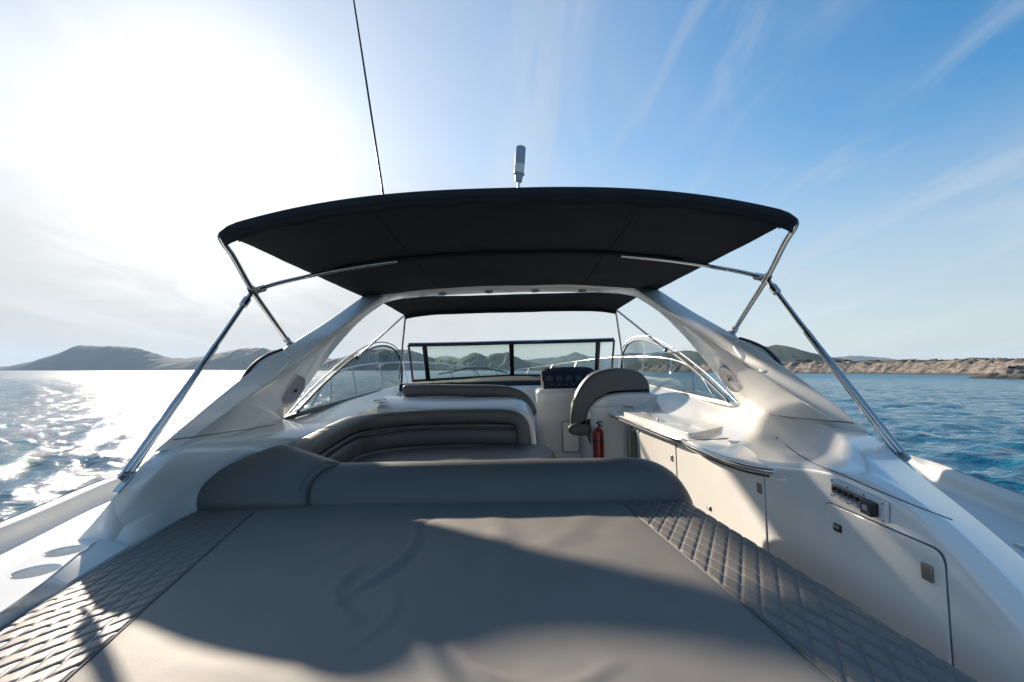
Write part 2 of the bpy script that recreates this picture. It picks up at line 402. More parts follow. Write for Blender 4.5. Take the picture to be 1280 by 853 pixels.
def hills(name, sil, D, W, m, seed, nx=420, nv=46, rough=0.16):
    sil = sorted(sil); px = np.linspace(sil[0][0], sil[-1][0], nx)
    pts = cr([V(a, b, 0) for a, b in sil], 10)
    hp = np.interp(px, [p.x for p in pts], [p.y for p in pts])
    v = []
    tree = D * 0.0011
    for i in range(nx):
        top = Wd(px[i], hp[i], D); H = max(top.z, 0.0) * (1 + .05 * fbm(px[i] * .09, seed, 2.0, 4))
        for j in range(nv):
            s = -1 + 2 * j / (nv - 1)
            y = D + s * W
            x = top.x * (1 + 0.25 * s * W / D)
            e = max(0, 1 - abs(s) ** 1.25)
            spur = 1 + rough * ((1 - e) * 3.4 + .25) * (0.25 - abs(fbm(x * 3.4 / W + seed, y * 1.2 / W, seed, 5)))
            z = H * (e ** 0.85) * spur
            if z > 4: z += tree * 0.55 * mnoise.noise(Vector((x / (tree * 3.0), y / (tree * 3.0), seed))) * min(1, z / 20) + tree * 0.25 * mnoise.noise(Vector((x / (tree * 1.2), y / (tree * 1.2), seed)))
            v.append((x, y, z - 1.0 if j in (0, nv - 1) or H < 1 else max(z, -0.5)))
    o = np_mesh(name, v, np_grid_faces(nx, nv)[:, ::-1], m); o['kind'] = 'structure'; return o
hills('hill_range', [(-900, 458), (-600, 446), (-320, 452), (-160, 461), (-60, 461.5), (0, 458.5), (30, 456), (60, 448), (80, 440), (97, 433), (104, 432), (122, 433), (146, 433), (165, 434), (190, 441), (215, 447.5), (245, 447),
                     (262, 444), (290, 438), (318, 435), (345, 438), (372, 443), (400, 446), (430, 452), (470, 462)], 4300, 430, FOREST, 1.3, nx=520)
hills('hill_range', [(380, 462), (405, 453), (430, 446), (450, 440), (470, 436), (490, 438), (505, 437), (520, 440), (535, 446), (548, 449), (562, 449.5), (570, 449), (577, 447.5), (583, 445), (590, 442), (597, 441.6), (603, 444), (608, 446), (614, 443.4), (621, 440.8), (628, 441.6),
                     (635, 440.8), (641, 444), (647, 447), (656, 451), (668, 453), (684, 456), (700, 460), (712, 463)], 3300, 380, FOREST, 4.1, nx=420, rough=.34)
hills('hill_range', [(505, 462), (530, 452), (548, 446), (560, 445), (575, 448), (600, 451), (640, 450), (662, 449.5), (690, 447), (706, 445), (718, 440), (728, 443.5), (742, 446.5), (762, 446), (785, 441), (800, 442),
                     (835, 440.5), (870, 443), (900, 450), (930, 455), (965, 455), (1000, 452), (1040, 447), (1066, 445.2), (1090, 446), (1112, 448.5), (1140, 452), (1180, 458), (1230, 462)], 7200, 800, FOREST, 7.7, nx=520)
hills('hill_range', [(770, 463), (800, 452), (830, 443), (852, 438.5), (880, 441), (905, 443), (925, 439), (945, 434.5), (965, 431.5), (978, 432.5), (1000, 439), (1020, 444), (1042, 448.5), (1062, 452.5), (1090, 457), (1140, 461), (1200, 463)],
      2100, 420, FOREST_N, 2.6, nx=420)

# ------------------------------------------------------------------ low rocky shore to starboard
def rock_mat():
    m = bpy.data.materials.new('shore_rock'); m.use_nodes = True; t = m.node_tree; b = t.nodes['Principled BSDF']
    b.inputs['Roughness'].default_value = 0.92
    g = N(t, 'ShaderNodeNewGeometry'); sp = N(t, 'ShaderNodeSeparateXYZ'); t.links.new(g.outputs['Position'], sp.inputs[0])
    mp = N(t, 'ShaderNodeMapping'); mp.inputs['Scale'].default_value = (0.22, 0.22, 0.75); t.links.new(g.outputs['Position'], mp.inputs[0])
    n = N(t, 'ShaderNodeTexNoise', inp={'Scale': 1.0, 'Detail': 9.0, 'Roughness': 0.7}); t.links.new(mp.outputs[0], n.inputs['Vector'])
    r = N(t, 'ShaderNodeValToRGB'); e = r.color_ramp.elements
    e[0].position = 0.38; e[0].color = (0.042, 0.036, 0.031, 1); e[1].position = 0.62; e[1].color = (0.29, 0.245, 0.205, 1); x = e.new(0.5); x.color = (0.155, 0.13, 0.108, 1)
    t.links.new(n.outputs['Fac'], r.inputs[0])
    # dark wet and weedy band just above the water line
    wv = math_n(t, 'ADD', sp.outputs[2], math_n(t, 'MULTIPLY', n.outputs['Fac'], -1.6))
    mr = N(t, 'ShaderNodeMapRange', interpolation_type='SMOOTHSTEP', inp={'From Min': -0.5, 'From Max': 0.5}); t.links.new(wv, mr.inputs[0])
    mi = N(t, 'ShaderNodeMix', data_type='RGBA'); mi.inputs[6].default_value = (0.045, 0.038, 0.030, 1)
    t.links.new(mr.outputs[0], mi.inputs[0]); t.links.new(r.outputs[0], mi.inputs[7])
    # low scrub on the flat top
    n3 = N(t, 'ShaderNodeTexNoise', inp={'Scale': 0.11, 'Detail': 6.0, 'Roughness': 0.6}); t.links.new(g.outputs['Position'], n3.inputs['Vector'])
    up = N(t, 'ShaderNodeSeparateXYZ'); t.links.new(g.outputs['True Normal'], up.inputs[0])
    sc = math_n(t, 'MULTIPLY', math_n(t, 'GREATER_THAN', n3.outputs['Fac'], 0.53), math_n(t, 'GREATER_THAN', up.outputs[2], 0.8))
    hi = math_n(t, 'MULTIPLY', sc, math_n(t, 'GREATER_THAN', sp.outputs[2], 5.5))
    mi2 = N(t, 'ShaderNodeMix', data_type='RGBA'); mi2.inputs[7].default_value = (0.055, 0.060, 0.028, 1)
    t.links.new(hi, mi2.inputs[0]); t.links.new(mi.outputs[2], mi2.inputs[6]); t.links.new(mi2.outputs[2], b.inputs['Base Color'])
    bp = N(t, 'ShaderNodeBump', inp={'Strength': 0.9, 'Distance': 0.7}); t.links.new(n.outputs['Fac'], bp.inputs['Height']); t.links.new(bp.outputs[0], b.inputs['Normal'])
    return m
ROCK = rock_mat()
def shore(name, line, hts, inland, seed, ns=420, nt=44):
    line = cr([V(*p, 0) for p in line], 12); L = [0]
    for a, b in zip(line, line[1:]): L.append(L[-1] + (b - a).length)
    s = np.linspace(0, L[-1], ns); lx = np.interp(s, L, [p.x for p in line]); ly = np.interp(s, L, [p.y for p in line])
    hh = np.interp(np.linspace(0, 1, ns), np.linspace(0, 1, len(hts)), hts)
    v = []
    tt = np.concatenate([[-4], np.linspace(-1.5, 14, 26), 14 + (inland - 14) * (np.arange(1, nt - 26) / (nt - 27)) ** 1.6])
    for i in range(ns):
        dx = lx[min(i + 1, ns - 1)] - lx[max(i - 1, 0)]; dy = ly[min(i + 1, ns - 1)] - ly[max(i - 1, 0)]; l = math.hypot(dx, dy)
        nx_, ny_ = -dy / l, dx / l
        inl = 3.0 * fbm(s[i] * 0.06, seed, 0, 5)
        for t in tt:
            q = t + inl
            x = lx[i] + nx_ * t; y = ly[i] + ny_ * t
            c = min(1, max(0, (q + 1) / 9.0))
            st = c * 5; st = (math.floor(st) + min(1, (st % 1) * 2.2)) / 5          # ledges
            z = hh[i] * (0.4 * c + 0.6 * st) + (0.05 * max(0, q - 9) if hh[i] > 5 else 0) * 0.35
            z += (1.9 * mnoise.noise(Vector((x * 0.16, y * 0.16, seed))) + 1.1 * mnoise.noise(Vector((x * 0.45, y * 0.45, seed))) + 0.7 * mnoise.noise(Vector((x * 1.5, y * 1.5, z)))) * min(1, hh[i] / 4) * (0.35 + c * 0.75) - 0.15
            v.append((x + 0.5 * mnoise.noise(Vector((x, y, z))), y, -1.5 if t == -4 else z))
    o = np_mesh(name, v, np_grid_faces(ns, len(tt)), ROCK, smooth=False); o['kind'] = 'structure'; return o
def shore_h(px, d): return Wd(px, 451.5, d).z
shore('rocky_shore', [(150, 640), (205, 520), (228, 445), (242, 380), (247, 330), (242, 285), (232, 250), (224, 215), (224, 170), (232, 110), (236, 20)], [6.0, 8.6, 9.0, 8.6, 8.0, 7.4, 7.0, 6.8, 6.8, 7.0, 6.0], 150, 3.3, ns=520)
shore('rocky_spit', [(225, 60), (190, 96), (160, 122), (139, 143), (137, 152), (150, 160), (180, 168), (222, 176)][::-1], [5.5, 4.6, 3.6, 2.8, 2.2, 2.8, 3.8, 4.6], 40, 9.1, ns=300)

# scrub bushes along the top of the shore
LEAFM = mat('scrub_leaves', (0.050, 0.062, 0.026), 0.8, var=0.45, vscale=1.3, spec=0.2)
TWIG = mat('scrub_wood', (0.10, 0.075, 0.05), 0.9)
def bush(px, d, w, h, zb, label):
    c = Wd(px, 463, d); c.z = zb
    t = thing('shrub', label, 'shrub', c, 'low scrub along the top of the rocky shore', boat=False)
    lv = []; lf = []
    nb = 5 + int(w)
    blobs = [(random.uniform(-.45, .45) * w, random.uniform(-.3, .3) * w, random.uniform(.3, .75) * h, random.uniform(.16, .30) * w) for _ in range(nb)]
    for bx_, by_, bz_, br in blobs:
        for _ in range(90):
            q = Vector((random.gauss(0, 1), random.gauss(0, 1), random.gauss(0, 1))).normalized() * br * random.uniform(.55, 1.0)
            p = Vector((bx_ + q.x, by_ + q.y, max(0.1, bz_ + q.z * h / w * 1.1)))
            a = Vector((random.gauss(0, 1), random.gauss(0, 1), random.gauss(0, 1))).normalized() * random.uniform(.14, .30)
            b2 = a.orthogonal().normalized() * random.uniform(.12, .24); k = len(lv)
            lv += [c + p - a, c + p + b2, c + p + a, c + p - b2]; lf.append((k, k + 1, k + 2, k + 3))
    me = bpy.data.meshes.new('crown'); me.from_pydata([tuple(v) for v in lv], [], lf); me.materials.append(LEAFM)
    new_obj('crown', me, t)
    for k in range(3):
        e = c + V(random.uniform(-.3, .3) * w, random.uniform(-.2, .2) * w, h * .55)
        tube('trunk', [c + V(random.uniform(-.2, .2), 0, -0.6), lerp(c, e, .5) + V(0, 0, .1), e], [.10, .07, .03], TWIG, t, seg=6)
    return t
from mathutils.bvhtree import BVHTree
SHB = [o for o in COL.objects if o.name.startswith('rocky_shore')][0]
bvh = BVHTree.FromPolygons([v.co for v in SHB.data.vertices], [p.vertices[:] for p in SHB.data.polygons])
shrub_lab = ['wide dark scrub bush on the rocky shore', 'tall rounded scrub bush on the rocky shore', 'small low scrub bush on the rocky shore']
for i, px in enumerate((986, 994, 1003, 1012, 1021, 1048, 1060, 1075, 1084, 1093, 1101, 1110, 1126, 1134, 1142, 1150, 1158, 1172, 1181, 1190, 1199, 1218, 1226, 1235, 1245, 1266, 1278, 1300)):
    k = (0, 2, 0, 1, 2, 0, 1)[i % 7]; d = random.uniform(258, 276) / ((px - 640) / 640)
    w, h = ((8.0, 2.3), (5.0, 2.9), (4.5, 1.5))[k]; q = random.uniform(.85, 1.15)
    c = Wd(px, 463, d); hit_ = bvh.ray_cast(Vector((c.x, c.y, 60)), Vector((0, 0, -1)))
    if hit_[0] is not None: bush(px, d, w * q, h * q, hit_[0].z - .3, shrub_lab[k])

# ------------------------------------------------------------------ the air
hz = bpy.data.meshes.new('haze')
hx0, hx1, hy0, hy1, hz0, hz1 = -9800, 9800, -9800, 9800, -3.0, 330
hv = [(x, y, z) for x in (hx0, hx1) for y in (hy0, hy1) for z in (hz0, hz1)]
hz.from_pydata(hv, [], [(0, 1, 3, 2), (4, 6, 7, 5), (0, 4, 5, 1), (2, 3, 7, 6), (0, 2, 6, 4), (1, 5, 7, 3)]); hz.update()
hm = bpy.data.materials.new('haze'); hm.use_nodes = True; t = hm.node_tree; t.nodes.clear()
pv = N(t, 'ShaderNodeVolumePrincipled'); pv.inputs['Color'].default_value = (0.55, 0.74, 0.97, 1); pv.inputs['Density'].default_value = 0.55e-4; pv.inputs['Anisotropy'].default_value = 0.1
ho = N(t, 'ShaderNodeOutputMaterial'); t.links.new(pv.outputs[0], ho.inputs['Volume'])
hz.materials.append(hm); hzo = bpy.data.objects.new('haze', hz); COL.objects.link(hzo); hzo['kind'] = 'stuff'

# ================================================================== THE YACHT
Y = thing('motor_yacht', 'white open motor yacht with raked arch, wet bar and tinted windscreen', 'yacht', (0, 6.0, -2.4))

# ---- hull and decks
gun = [(-1.2, 1.95, -.66), (0.4, 2.08, -.655), (1.4, 2.16, -.64), (2.25, 2.27, -.62), (3.2, 2.48, -.60), (5.0, 2.58, -.56), (7.0, 2.46, -.50), (9.0, 2.14, -.46), (11.0, 1.55, -.44), (12.6, .85, -.44), (13.9, .08, -.44)]
gp = cr([V(x, y, z) for y, x, z in gun], 6)
def hull_side(sx):
    rows = []
    for p in gp:
        k = max(0, (p.y - 7) / 7)
        rows.append([V(sx * x, y, z) for x, y, z in ((p.x - .015, p.y, p.z + .012), (p.x + .012, p.y, p.z - .012), (p.x + .02, p.y, p.z - .06), (p.x + .0, p.y, p.z - .10), (p.x * (.985 - .1 * k), p.y - .15 * k, -1.3), (p.x * (.93 - .35 * k), p.y - .4 * k, -2.0), (p.x * (.8 - .5 * k), p.y - .8 * k, -2.75))])
    return rows
loft('hull', [l + r[::-1] for l, r in zip(hull_side(-1), hull_side(1))], HULLM, Y, sharp=45)
def inner_at(y):       # outer wall of the superstructure at deck level
    return np.interp(y, [-1.2, 1.2, 1.7, 2.35, 3.0, 4.0, 5.2, 7.0, 8.2, 9.5, 11, 13.9], [1.5, 1.50, 1.56, 1.68, 1.80, 1.90, 1.90, 1.72, 1.35, .9, .4, .0])
for sx in (-1, 1):
    rows = []
    for p in gp:
        if p.y > 8.8: break
        xi = inner_at(p.y); zi = p.z - .085
        rows.append(rpoly([V(sx * (p.x - .012), p.y, p.z + .008), V(sx * (p.x - .055), p.y, p.z - .002), V(sx * (p.x - .085), p.y, zi), V(sx * (xi - .06), p.y, zi + .01), V(sx * (xi - .06), p.y, zi - .3)], .03, 3, False))
    loft('side_deck', rows, GEL2, Y, sharp=50)
# foredeck
rows = []
for i in range(30):
    y = 7.0 + i * (13.85 - 7.0) / 29
    xg = np.interp(y, [g[0] for g in gun], [g[1] for g in gun]); zg = np.interp(y, [g[0] for g in gun], [g[2] for g in gun])
    rows.append([V(xg * s, y, zg - .02 + (1 - s * s) * .17 * min(1, (13.9 - y) / 3) + (.10 * max(0, 1 - abs(s) * 1.6) * max(0, 1 - (y - 7) / 3))) for s in np.linspace(-.985, .985, 21)])
loft('foredeck', rows, GEL2, Y)
# cockpit floor and transom
loft('cockpit_floor', [[V(-1.6, y, -1.45), V(1.6, y, -1.45)] for y in (-1.0, 2.0, 5.0, 7.4)], GEL2, Y)
loft('transom', [[V(x, -1.15, -.72), V(x, -1.2, -1.6), V(x, -1.0, -2.7)] for x in np.linspace(-1.95, 1.95, 9)], HULLM, Y)

# ---- port coaming (with the cup-holder tray aft)
TR = -.575                                   # tray top
def prow(O, Rr, M, Sx, foot):
    deckp = V(O.x - .03, O.y, min(O.z - .08, -.66))
    return rpoly([V(deckp.x - .03, deckp.y, -.80), O, Rr, M, Sx, foot], [.0, .022, .022, .09, .016, 0], 4, False)
pr = [prow(P(91, 679, 2.025), P(106, 677, 2.035), P(118, 675, 2.05), P(128, 671.5, 2.065), V(-1.52, 2.065, -.80)),
      prow(P(107, 661, 2.03), P(131, 655, 2.055), P(145, 659, 2.09), P(157, 658, 2.12), V(-1.53, 2.12, -.80)),
      prow(P(125, 640, 2.04), P(154, 633, 2.08), P(171, 641, 2.13), P(187, 645, 2.19), V(-1.545, 2.19, -.80)),
      prow(P(140, 621, 2.05), P(172, 615, 2.11), P(193, 625, 2.24), P(213, 631.5, 2.38), V(-1.575, 2.38, -.80)),
      prow(P(155, 603, 2.07), P(189, 597, 2.14), P(212, 607, 2.36), P(240, 618, 2.56), V(-1.606, 2.56, -.80)),
      prow(P(180, 575, 2.18), P(213, 569, 2.27), P(245, 578, 2.46), P(280, 595, 2.74), V(-1.53, 2.78, -.9)),
      prow(P(203, 551, 2.295), P(236, 547, 2.415), P(275, 556, 2.64), P(322, 575, 2.97), V(-1.43, 3.0, -.95)),
      prow(V(-1.84, 3.2, -.345), V(-1.70, 3.2, -.328), V(-1.56, 3.25, -.352), V(-1.40, 3.4, -.405), V(-1.37, 3.4, -.95)),
      prow(V(-1.87, 3.9, -.33), V(-1.71, 3.9, -.308), V(-1.57, 3.95, -.335), V(-1.40, 4.0, -.385), V(-1.37, 4.0, -.95)),
      prow(V(-1.88, 5.2, -.29), V(-1.70, 5.2, -.250), V(-1.58, 5.2, -.28), V(-1.42, 5.2, -.345), V(-1.40, 5.2, -.95)),
      prow(V(-1.76, 6.3, -.25), V(-1.57, 6.3, -.19), V(-1.48, 6.3, -.215), V(-1.36, 6.3, -.27), V(-1.34, 6.3, -.95)),
      prow(V(-1.66, 7.1, -.22), V(-1.46, 7.1, -.145), V(-1.40, 7.1, -.165), V(-1.30, 7.1, -.20), V(-1.28, 7.1, -.95))]
loft('coaming', fair(smooth_rows(pr, 8), 70), GEL, Y, sharp=60)
# tray: a slab with two cup holes cut into it
def tray():
    bm = bmesh.new()
    zt = -.617
    cups = [(V(-1.572, 1.712, zt), 0), (V(-1.640, 1.905, zt), 0)]
    out = [V(-1.22, .2, zt - .02), V(-1.45, .2, zt - .02), V(-1.655, 1.66, zt), V(-1.79, 2.06, zt), V(-1.82, 2.16, zt), V(-1.66, 2.16, zt), V(-1.634, 2.064, zt), V(-1.576, 1.89, zt), V(-1.463, 1.624, zt), V(-1.393, 1.417, zt)]
    out = rpoly(out, .02, 3)
    holes = []
    for (c, _), cx in zip(cups, (0, 0)):
        holes.append([V(c.x + .066 * math.cos(a), c.y + .066 * math.sin(a), zt) for a in np.linspace(0, 2 * math.pi, 28, endpoint=False)])
    edges = []
    rings = []
    for ring in [out] + holes:
        vs = [bm.verts.new(p) for p in ring]; rings.append(vs)
        for a, b in zip(vs, vs[1:] + vs[:1]): edges.append(bm.edges.new((a, b)))
    bmesh.ops.triangle_fill(bm, edges=edges, use_beauty=True)
    for k, vs in enumerate(rings):
        prof = [(0, -.01), (.006, -.25)] if k == 0 else [(-.006, -.008), (-.006, -.07), (-.02, -.085)]
        prev = vs
        for off, dz in prof:
            c = sum((v.co for v in vs), Vector()) / len(vs)
            cur = [bm.verts.new(v.co + (v.co - c).normalized() * off + V(0, 0, dz)) for v in vs]
            for i in range(len(vs)):
                j = (i + 1) % len(vs); bm.faces.new((prev[i], prev[j], cur[j], cur[i]))
            prev = cur
        if k: bm.faces.new(prev)
    bmesh.ops.recalc_face_normals(bm, faces=bm.faces)
    me = bpy.data.meshes.new('cup_tray'); bm.to_mesh(me); bm.free(); me.materials.append(GEL); me.shade_smooth(); me.set_sharp_from_angle(angle=R(35))
    return new_obj('cup_tray', me, Y)
tray()
te = cr([V(-1.22, .2, -.632), V(-1.393, 1.417, -.622), V(-1.463, 1.624, -.622), V(-1.576, 1.89, -.622), V(-1.634, 2.064, -.622)], 6)
loft('tray_face', [[p, lerp(p, V(-1.413 - .172 * (p.y - 1.438), p.y, -.66), .9), V(-1.41 - .172 * (p.y - 1.438), p.y, -.80)] for p in te], GEL, Y)

# ---- starboard coaming: locker wall aft, then the back of the wet bar
def srow(foot, wall, top, M, Rr, O):
    d = V(O.x + .03, O.y, min(O.z - .08, -.66))
    return rpoly([foot, wall, top, M, Rr, O, V(d.x + .03, d.y, -.80)], [0, .01, .03, .06, .02, .022, 0], 4, False)
sr = [srow(V(1.14, .35, -1.45), V(1.14, .35, -1.15), V(1.16, .35, -1.12), V(1.19, .35, -1.10), V(1.25, .35, -1.09), V(1.40, .35, -1.12)),
      srow(V(1.12, .95, -1.45), V(1.12, .95, -.80), V(1.135, .95, -.76), V(1.16, .95, -.735), V(1.19, .96, -.73), V(1.37, .98, -.76)),
      srow(V(1.12, 1.18, -1.45), V(1.12, 1.18, -.66), V(1.135, 1.18, -.61), V(1.16, 1.18, -.59), P(1280, 757, 1.20), V(1.39, 1.30, -.60)),
      srow(V(1.12, 1.32, -1.45), V(1.12, 1.32, -0.56), V(1.125, 1.32, -0.5), V(1.155, 1.32, -0.488), P(1228, 692, 1.30), P(1280, 700, 1.40)),
      srow(V(1.12, 1.42, -1.45), V(1.12, 1.42, -0.5), V(1.125, 1.42, -0.432), V(1.155, 1.42, -0.42), P(1197, 656, 1.38), P(1232, 652, 1.50)),
      srow(V(1.12, 1.54, -1.45), V(1.12, 1.54, -0.48), V(1.125, 1.54, -0.39), V(1.165, 1.54, -0.378), P(1168, 640, 1.46), P(1203, 633, 1.62)),
      srow(V(1.12, 1.7, -1.45), V(1.12, 1.7, -0.48), V(1.125, 1.7, -0.372), V(1.18, 1.7, -0.358), P(1122, 603, 1.64), P(1168, 606, 1.78)),
      srow(V(1.12, 1.92, -1.45), V(1.12, 1.92, -0.48), V(1.125, 1.92, -0.375), V(1.21, 1.92, -0.362), P(1088, 576, 1.83), P(1137, 582, 1.96)),
      srow(V(1.12, 2.12, -1.45), V(1.12, 2.12, -0.48), V(1.13, 2.12, -0.40), V(1.25, 2.12, -0.378), P(1064, 556, 2.02), P(1114, 562, 2.06)),
      srow(V(1.12, 2.28, -1.45), V(1.12, 2.28, -0.5), V(1.125, 2.28, -0.462), V(1.28, 2.28, -0.405), P(1053, 547, 2.13), P(1103, 552, 2.14)),
      srow(V(1.12, 2.55, -1.45), V(1.12, 2.55, -.53), V(1.14, 2.55, -.474), V(1.34, 2.5, -.440), P(1046, 541, 2.27), P(1094, 543, 2.21)),
      srow(V(1.12, 2.9, -1.45), V(1.12, 2.9, -.53), V(1.14, 2.9, -.474), V(1.42, 2.8, -.435), mx(P(236, 547, 2.415)), mx(P(203, 551, 2.295))),
      srow(V(1.12, 3.4, -1.45), V(1.12, 3.4, -.55), V(1.15, 3.4, -.50), V(1.46, 3.35, -.42), V(1.70, 3.2, -.328), V(1.84, 3.2, -.345)),
      srow(V(1.12, 4.0, -1.45), V(1.12, 4.0, -.60), V(1.16, 4.0, -.52), V(1.47, 4.0, -.40), V(1.71, 3.9, -.308), V(1.87, 3.9, -.33)),
      srow(V(1.12, 5.2, -1.45), V(1.12, 5.2, -.60), V(1.16, 5.2, -.52), V(1.48, 5.2, -.36), V(1.70, 5.2, -.250), V(1.88, 5.2, -.29)),
      srow(V(1.10, 6.3, -1.45), V(1.10, 6.3, -.60), V(1.14, 6.3, -.45), V(1.40, 6.3, -.26), V(1.57, 6.3, -.19), V(1.76, 6.3, -.25)),
      srow(V(1.05, 7.1, -1.45), V(1.05, 7.1, -.55), V(1.10, 7.1, -.40), V(1.30, 7.1, -.20), V(1.46, 7.1, -.145), V(1.66, 7.1, -.22))]
loft('coaming', fair(smooth_rows(sr, 7), 110), GEL, Y, sharp=60)

# ---- radar arch: two raked legs and a cross beam
st = [((455, 369, 4.35), (478, 371, 4.36), (491, 371, 4.62)),
      ((412, 398, 3.92), (437, 402, 3.98), (455, 401, 4.44)),
      ((367, 427, 3.38), (397, 431, 3.52), (424, 428, 4.26)),
      ((350, 441, 3.13), (377, 447, 3.29), (410, 443, 4.17)),
      ((322, 457, 2.88), (352, 467, 3.05), (399, 462, 4.07)),
      ((290, 480, 2.66), (326, 487, 2.85), (386, 484, 3.96)),
      ((240, 522, 2.42), (278, 518, 2.61), (364, 512, 3.80)),
      ((203, 550, 2.30), (236, 546, 2.42), (347, 530, 3.68)),
      ((194, 566, 2.25), (226, 562, 2.37), (338, 542, 3.64))]
def arch_leg(sx):
    rows = []
    cols = [polyfair([P(*q[k]) for q in st]) for k in range(3)]
    for O, Rr, F in zip(*cols):
        Bf = F + V(-.15, .06, .0)
        if F.z > .5: Bf = F + V(-.13, .05, .06)
        sec = [O, Rr, F, Bf]
        sec = rpoly(sec, [.030, .014, .008, .05], 4)
        rows.append(sec if sx < 0 else [mx(p) for p in sec])
    rows = smooth_rows(rows, 6)
    return loft('arch_leg', rows, GEL, Y, True, True, sharp=60)
legs = {s: arch_leg(s) for s in (-1, 1)}
def surf(obs):
    vv = []; ff = []
    for o in obs:
        k = len(vv); vv += [v.co.copy() for v in o.data.vertices]; ff += [[i + k for i in p.vertices] for p in o.data.polygons]
    return BVHTree.FromPolygons(vv, ff)
def hit(b, px, py, lift=0.0):
    """where the line of sight through a photo pixel meets a built surface"""
    d = P(px, py, 1.0).normalized(); r = b.ray_cast(Vector((0, 0, 0)), d)
    if r[0] is None: r = b.find_nearest(d * 2.7)
    n = r[1] if r[1].dot(d) < 0 else -r[1]
    return r[0] + n * lift, n
COAM = [o for o in Y.children if o.name.startswith('coaming')]
PORT = surf([legs[-1], COAM[0]]); STBD = surf([COAM[1]]); STB2 = surf([legs[1], COAM[1]])
bx = [(-1.24, .615), (-1.16, .655), (-1.0, .69), (-.6, .715), (0, .725), (.6, .715), (1.0, .69), (1.16, .655), (1.24, .615)]
rows = []
for x, z in bx:
    rows.append(rpoly([V(x, 4.33, z + .035), V(x, 4.44, z - .005), V(x, 4.66, z - .018), V(x, 4.78, z + .03), V(x, 4.62, z + .09), V(x, 4.42, z + .085)], .03, 3))
beam = loft('arch_beam', smooth_rows(rows, 5), GEL, Y, True, True, sharp=60)
for px, py in ((553, 361), (611, 359.5), (669, 359), (728, 361)):
    x = P(px, py, 4.55).x; z = np.interp(x, [b[0] for b in bx], [b[1] for b in bx])
    revolve('downlight', [(.036, .003), (.036, -.014), (.026, -.017), (.0, -.012)], (x, 4.55, z - .0105), (0, .06, 1), DARKM, beam, 18)
for sx in (-1, 1):
    fl = (lambda p: p) if sx < 0 else mx
    # seam where the arch meets the coaming
    sm = [hit(PORT, q.x, q.y)[0] for q in cr([V(a_, b_, 0) for a_, b_ in ((216, 549.8), (226, 548.5), (237, 547), (262, 543.5), (300, 538), (330, 533.5), (344, 531.3))], 6)]
    tube('seam', [fl(p) for p in sm], .0030, SEAM, legs[sx], 6)
    # round speaker let into the inboard face
    c, n2 = hit(PORT, 365, 486, .010)
    n2 = (n2 + hit(PORT, 358, 480)[1] + hit(PORT, 372, 492)[1]).normalized(); n2 = (n2 - c.normalized() * .30).normalized(); c = c + n2 * .006
    c, n2 = fl(c), fl(n2)
    spk = revolve('speaker', [(.102, -.02), (.105, .006), (.098, .013), (.088, .010), (.03, .006), (.028, .012), (.0, .013)], c, n2, WHP, legs[sx], 32)
    spk.data.materials[0] = SPK
    revolve('speaker_badge', [(.014, .0), (.013, .016), (.0, .017)], c + n2 * .003, n2, BLK, spk, 14)
    for k in range(3):
        a2 = k * 2.09 + .5; u = n2.orthogonal().normalized(); w_ = n2.cross(u)
        revolve('screw', [(.0045, 0), (.0045, .013), (0, .0135)], c + (u * math.cos(a2) + w_ * math.sin(a2)) * .094, n2, STEEL, spk, 8)
    # lens-shaped side panel with a dark rubber edge
    edge = cr([P(353, 437.5, 3.19), P(338, 443, 3.07), P(322, 452, 2.94), P(310, 464, 2.83), P(301, 478, 2.74)], 5)
    inn = cr([hit(PORT, *q, .004)[0] for q in ((362, 446), (359, 455), (353, 464), (344, 474), (326, 482))], 5)
    rows = [[fl(lerp(e, i_, t_)) + V(sx * .008 * math.sin(t_ * math.pi), 0, .006 * math.sin(t_ * math.pi)) for t_ in np.linspace(0, 1, 8)] for e, i_ in zip(edge, inn)]
    sp_ = loft('side_panel', rows, GEL, legs[sx], solid=.012)
    tube('rubber_edge', [fl(p) for p in edge], .011, RUB, sp_, 8)

# joint line of the cockpit liner along the starboard wall
ls = [hit(STB2, q.x, q.y) for q in cr([V(a_, b_, 0) for a_, b_ in ((982, 556), (1000, 569.5), (1022, 581.5), (1046, 591), (1078, 605), (1112, 619.5), (1145, 633), (1172, 643.5), (1190, 650))], 7)]
tube('liner_seam', [p + n * .0003 for p, n in ls], .0020, SEAM, Y, 6)

for q in ((938, 514), (975, 519), (971, 548)):
    p, n = hit(STB2, *q); revolve('snap_fastener', [(.007, 0), (.007, .003), (.004, .006), (0, .0065)], p, n, STEEL, Y, 12)

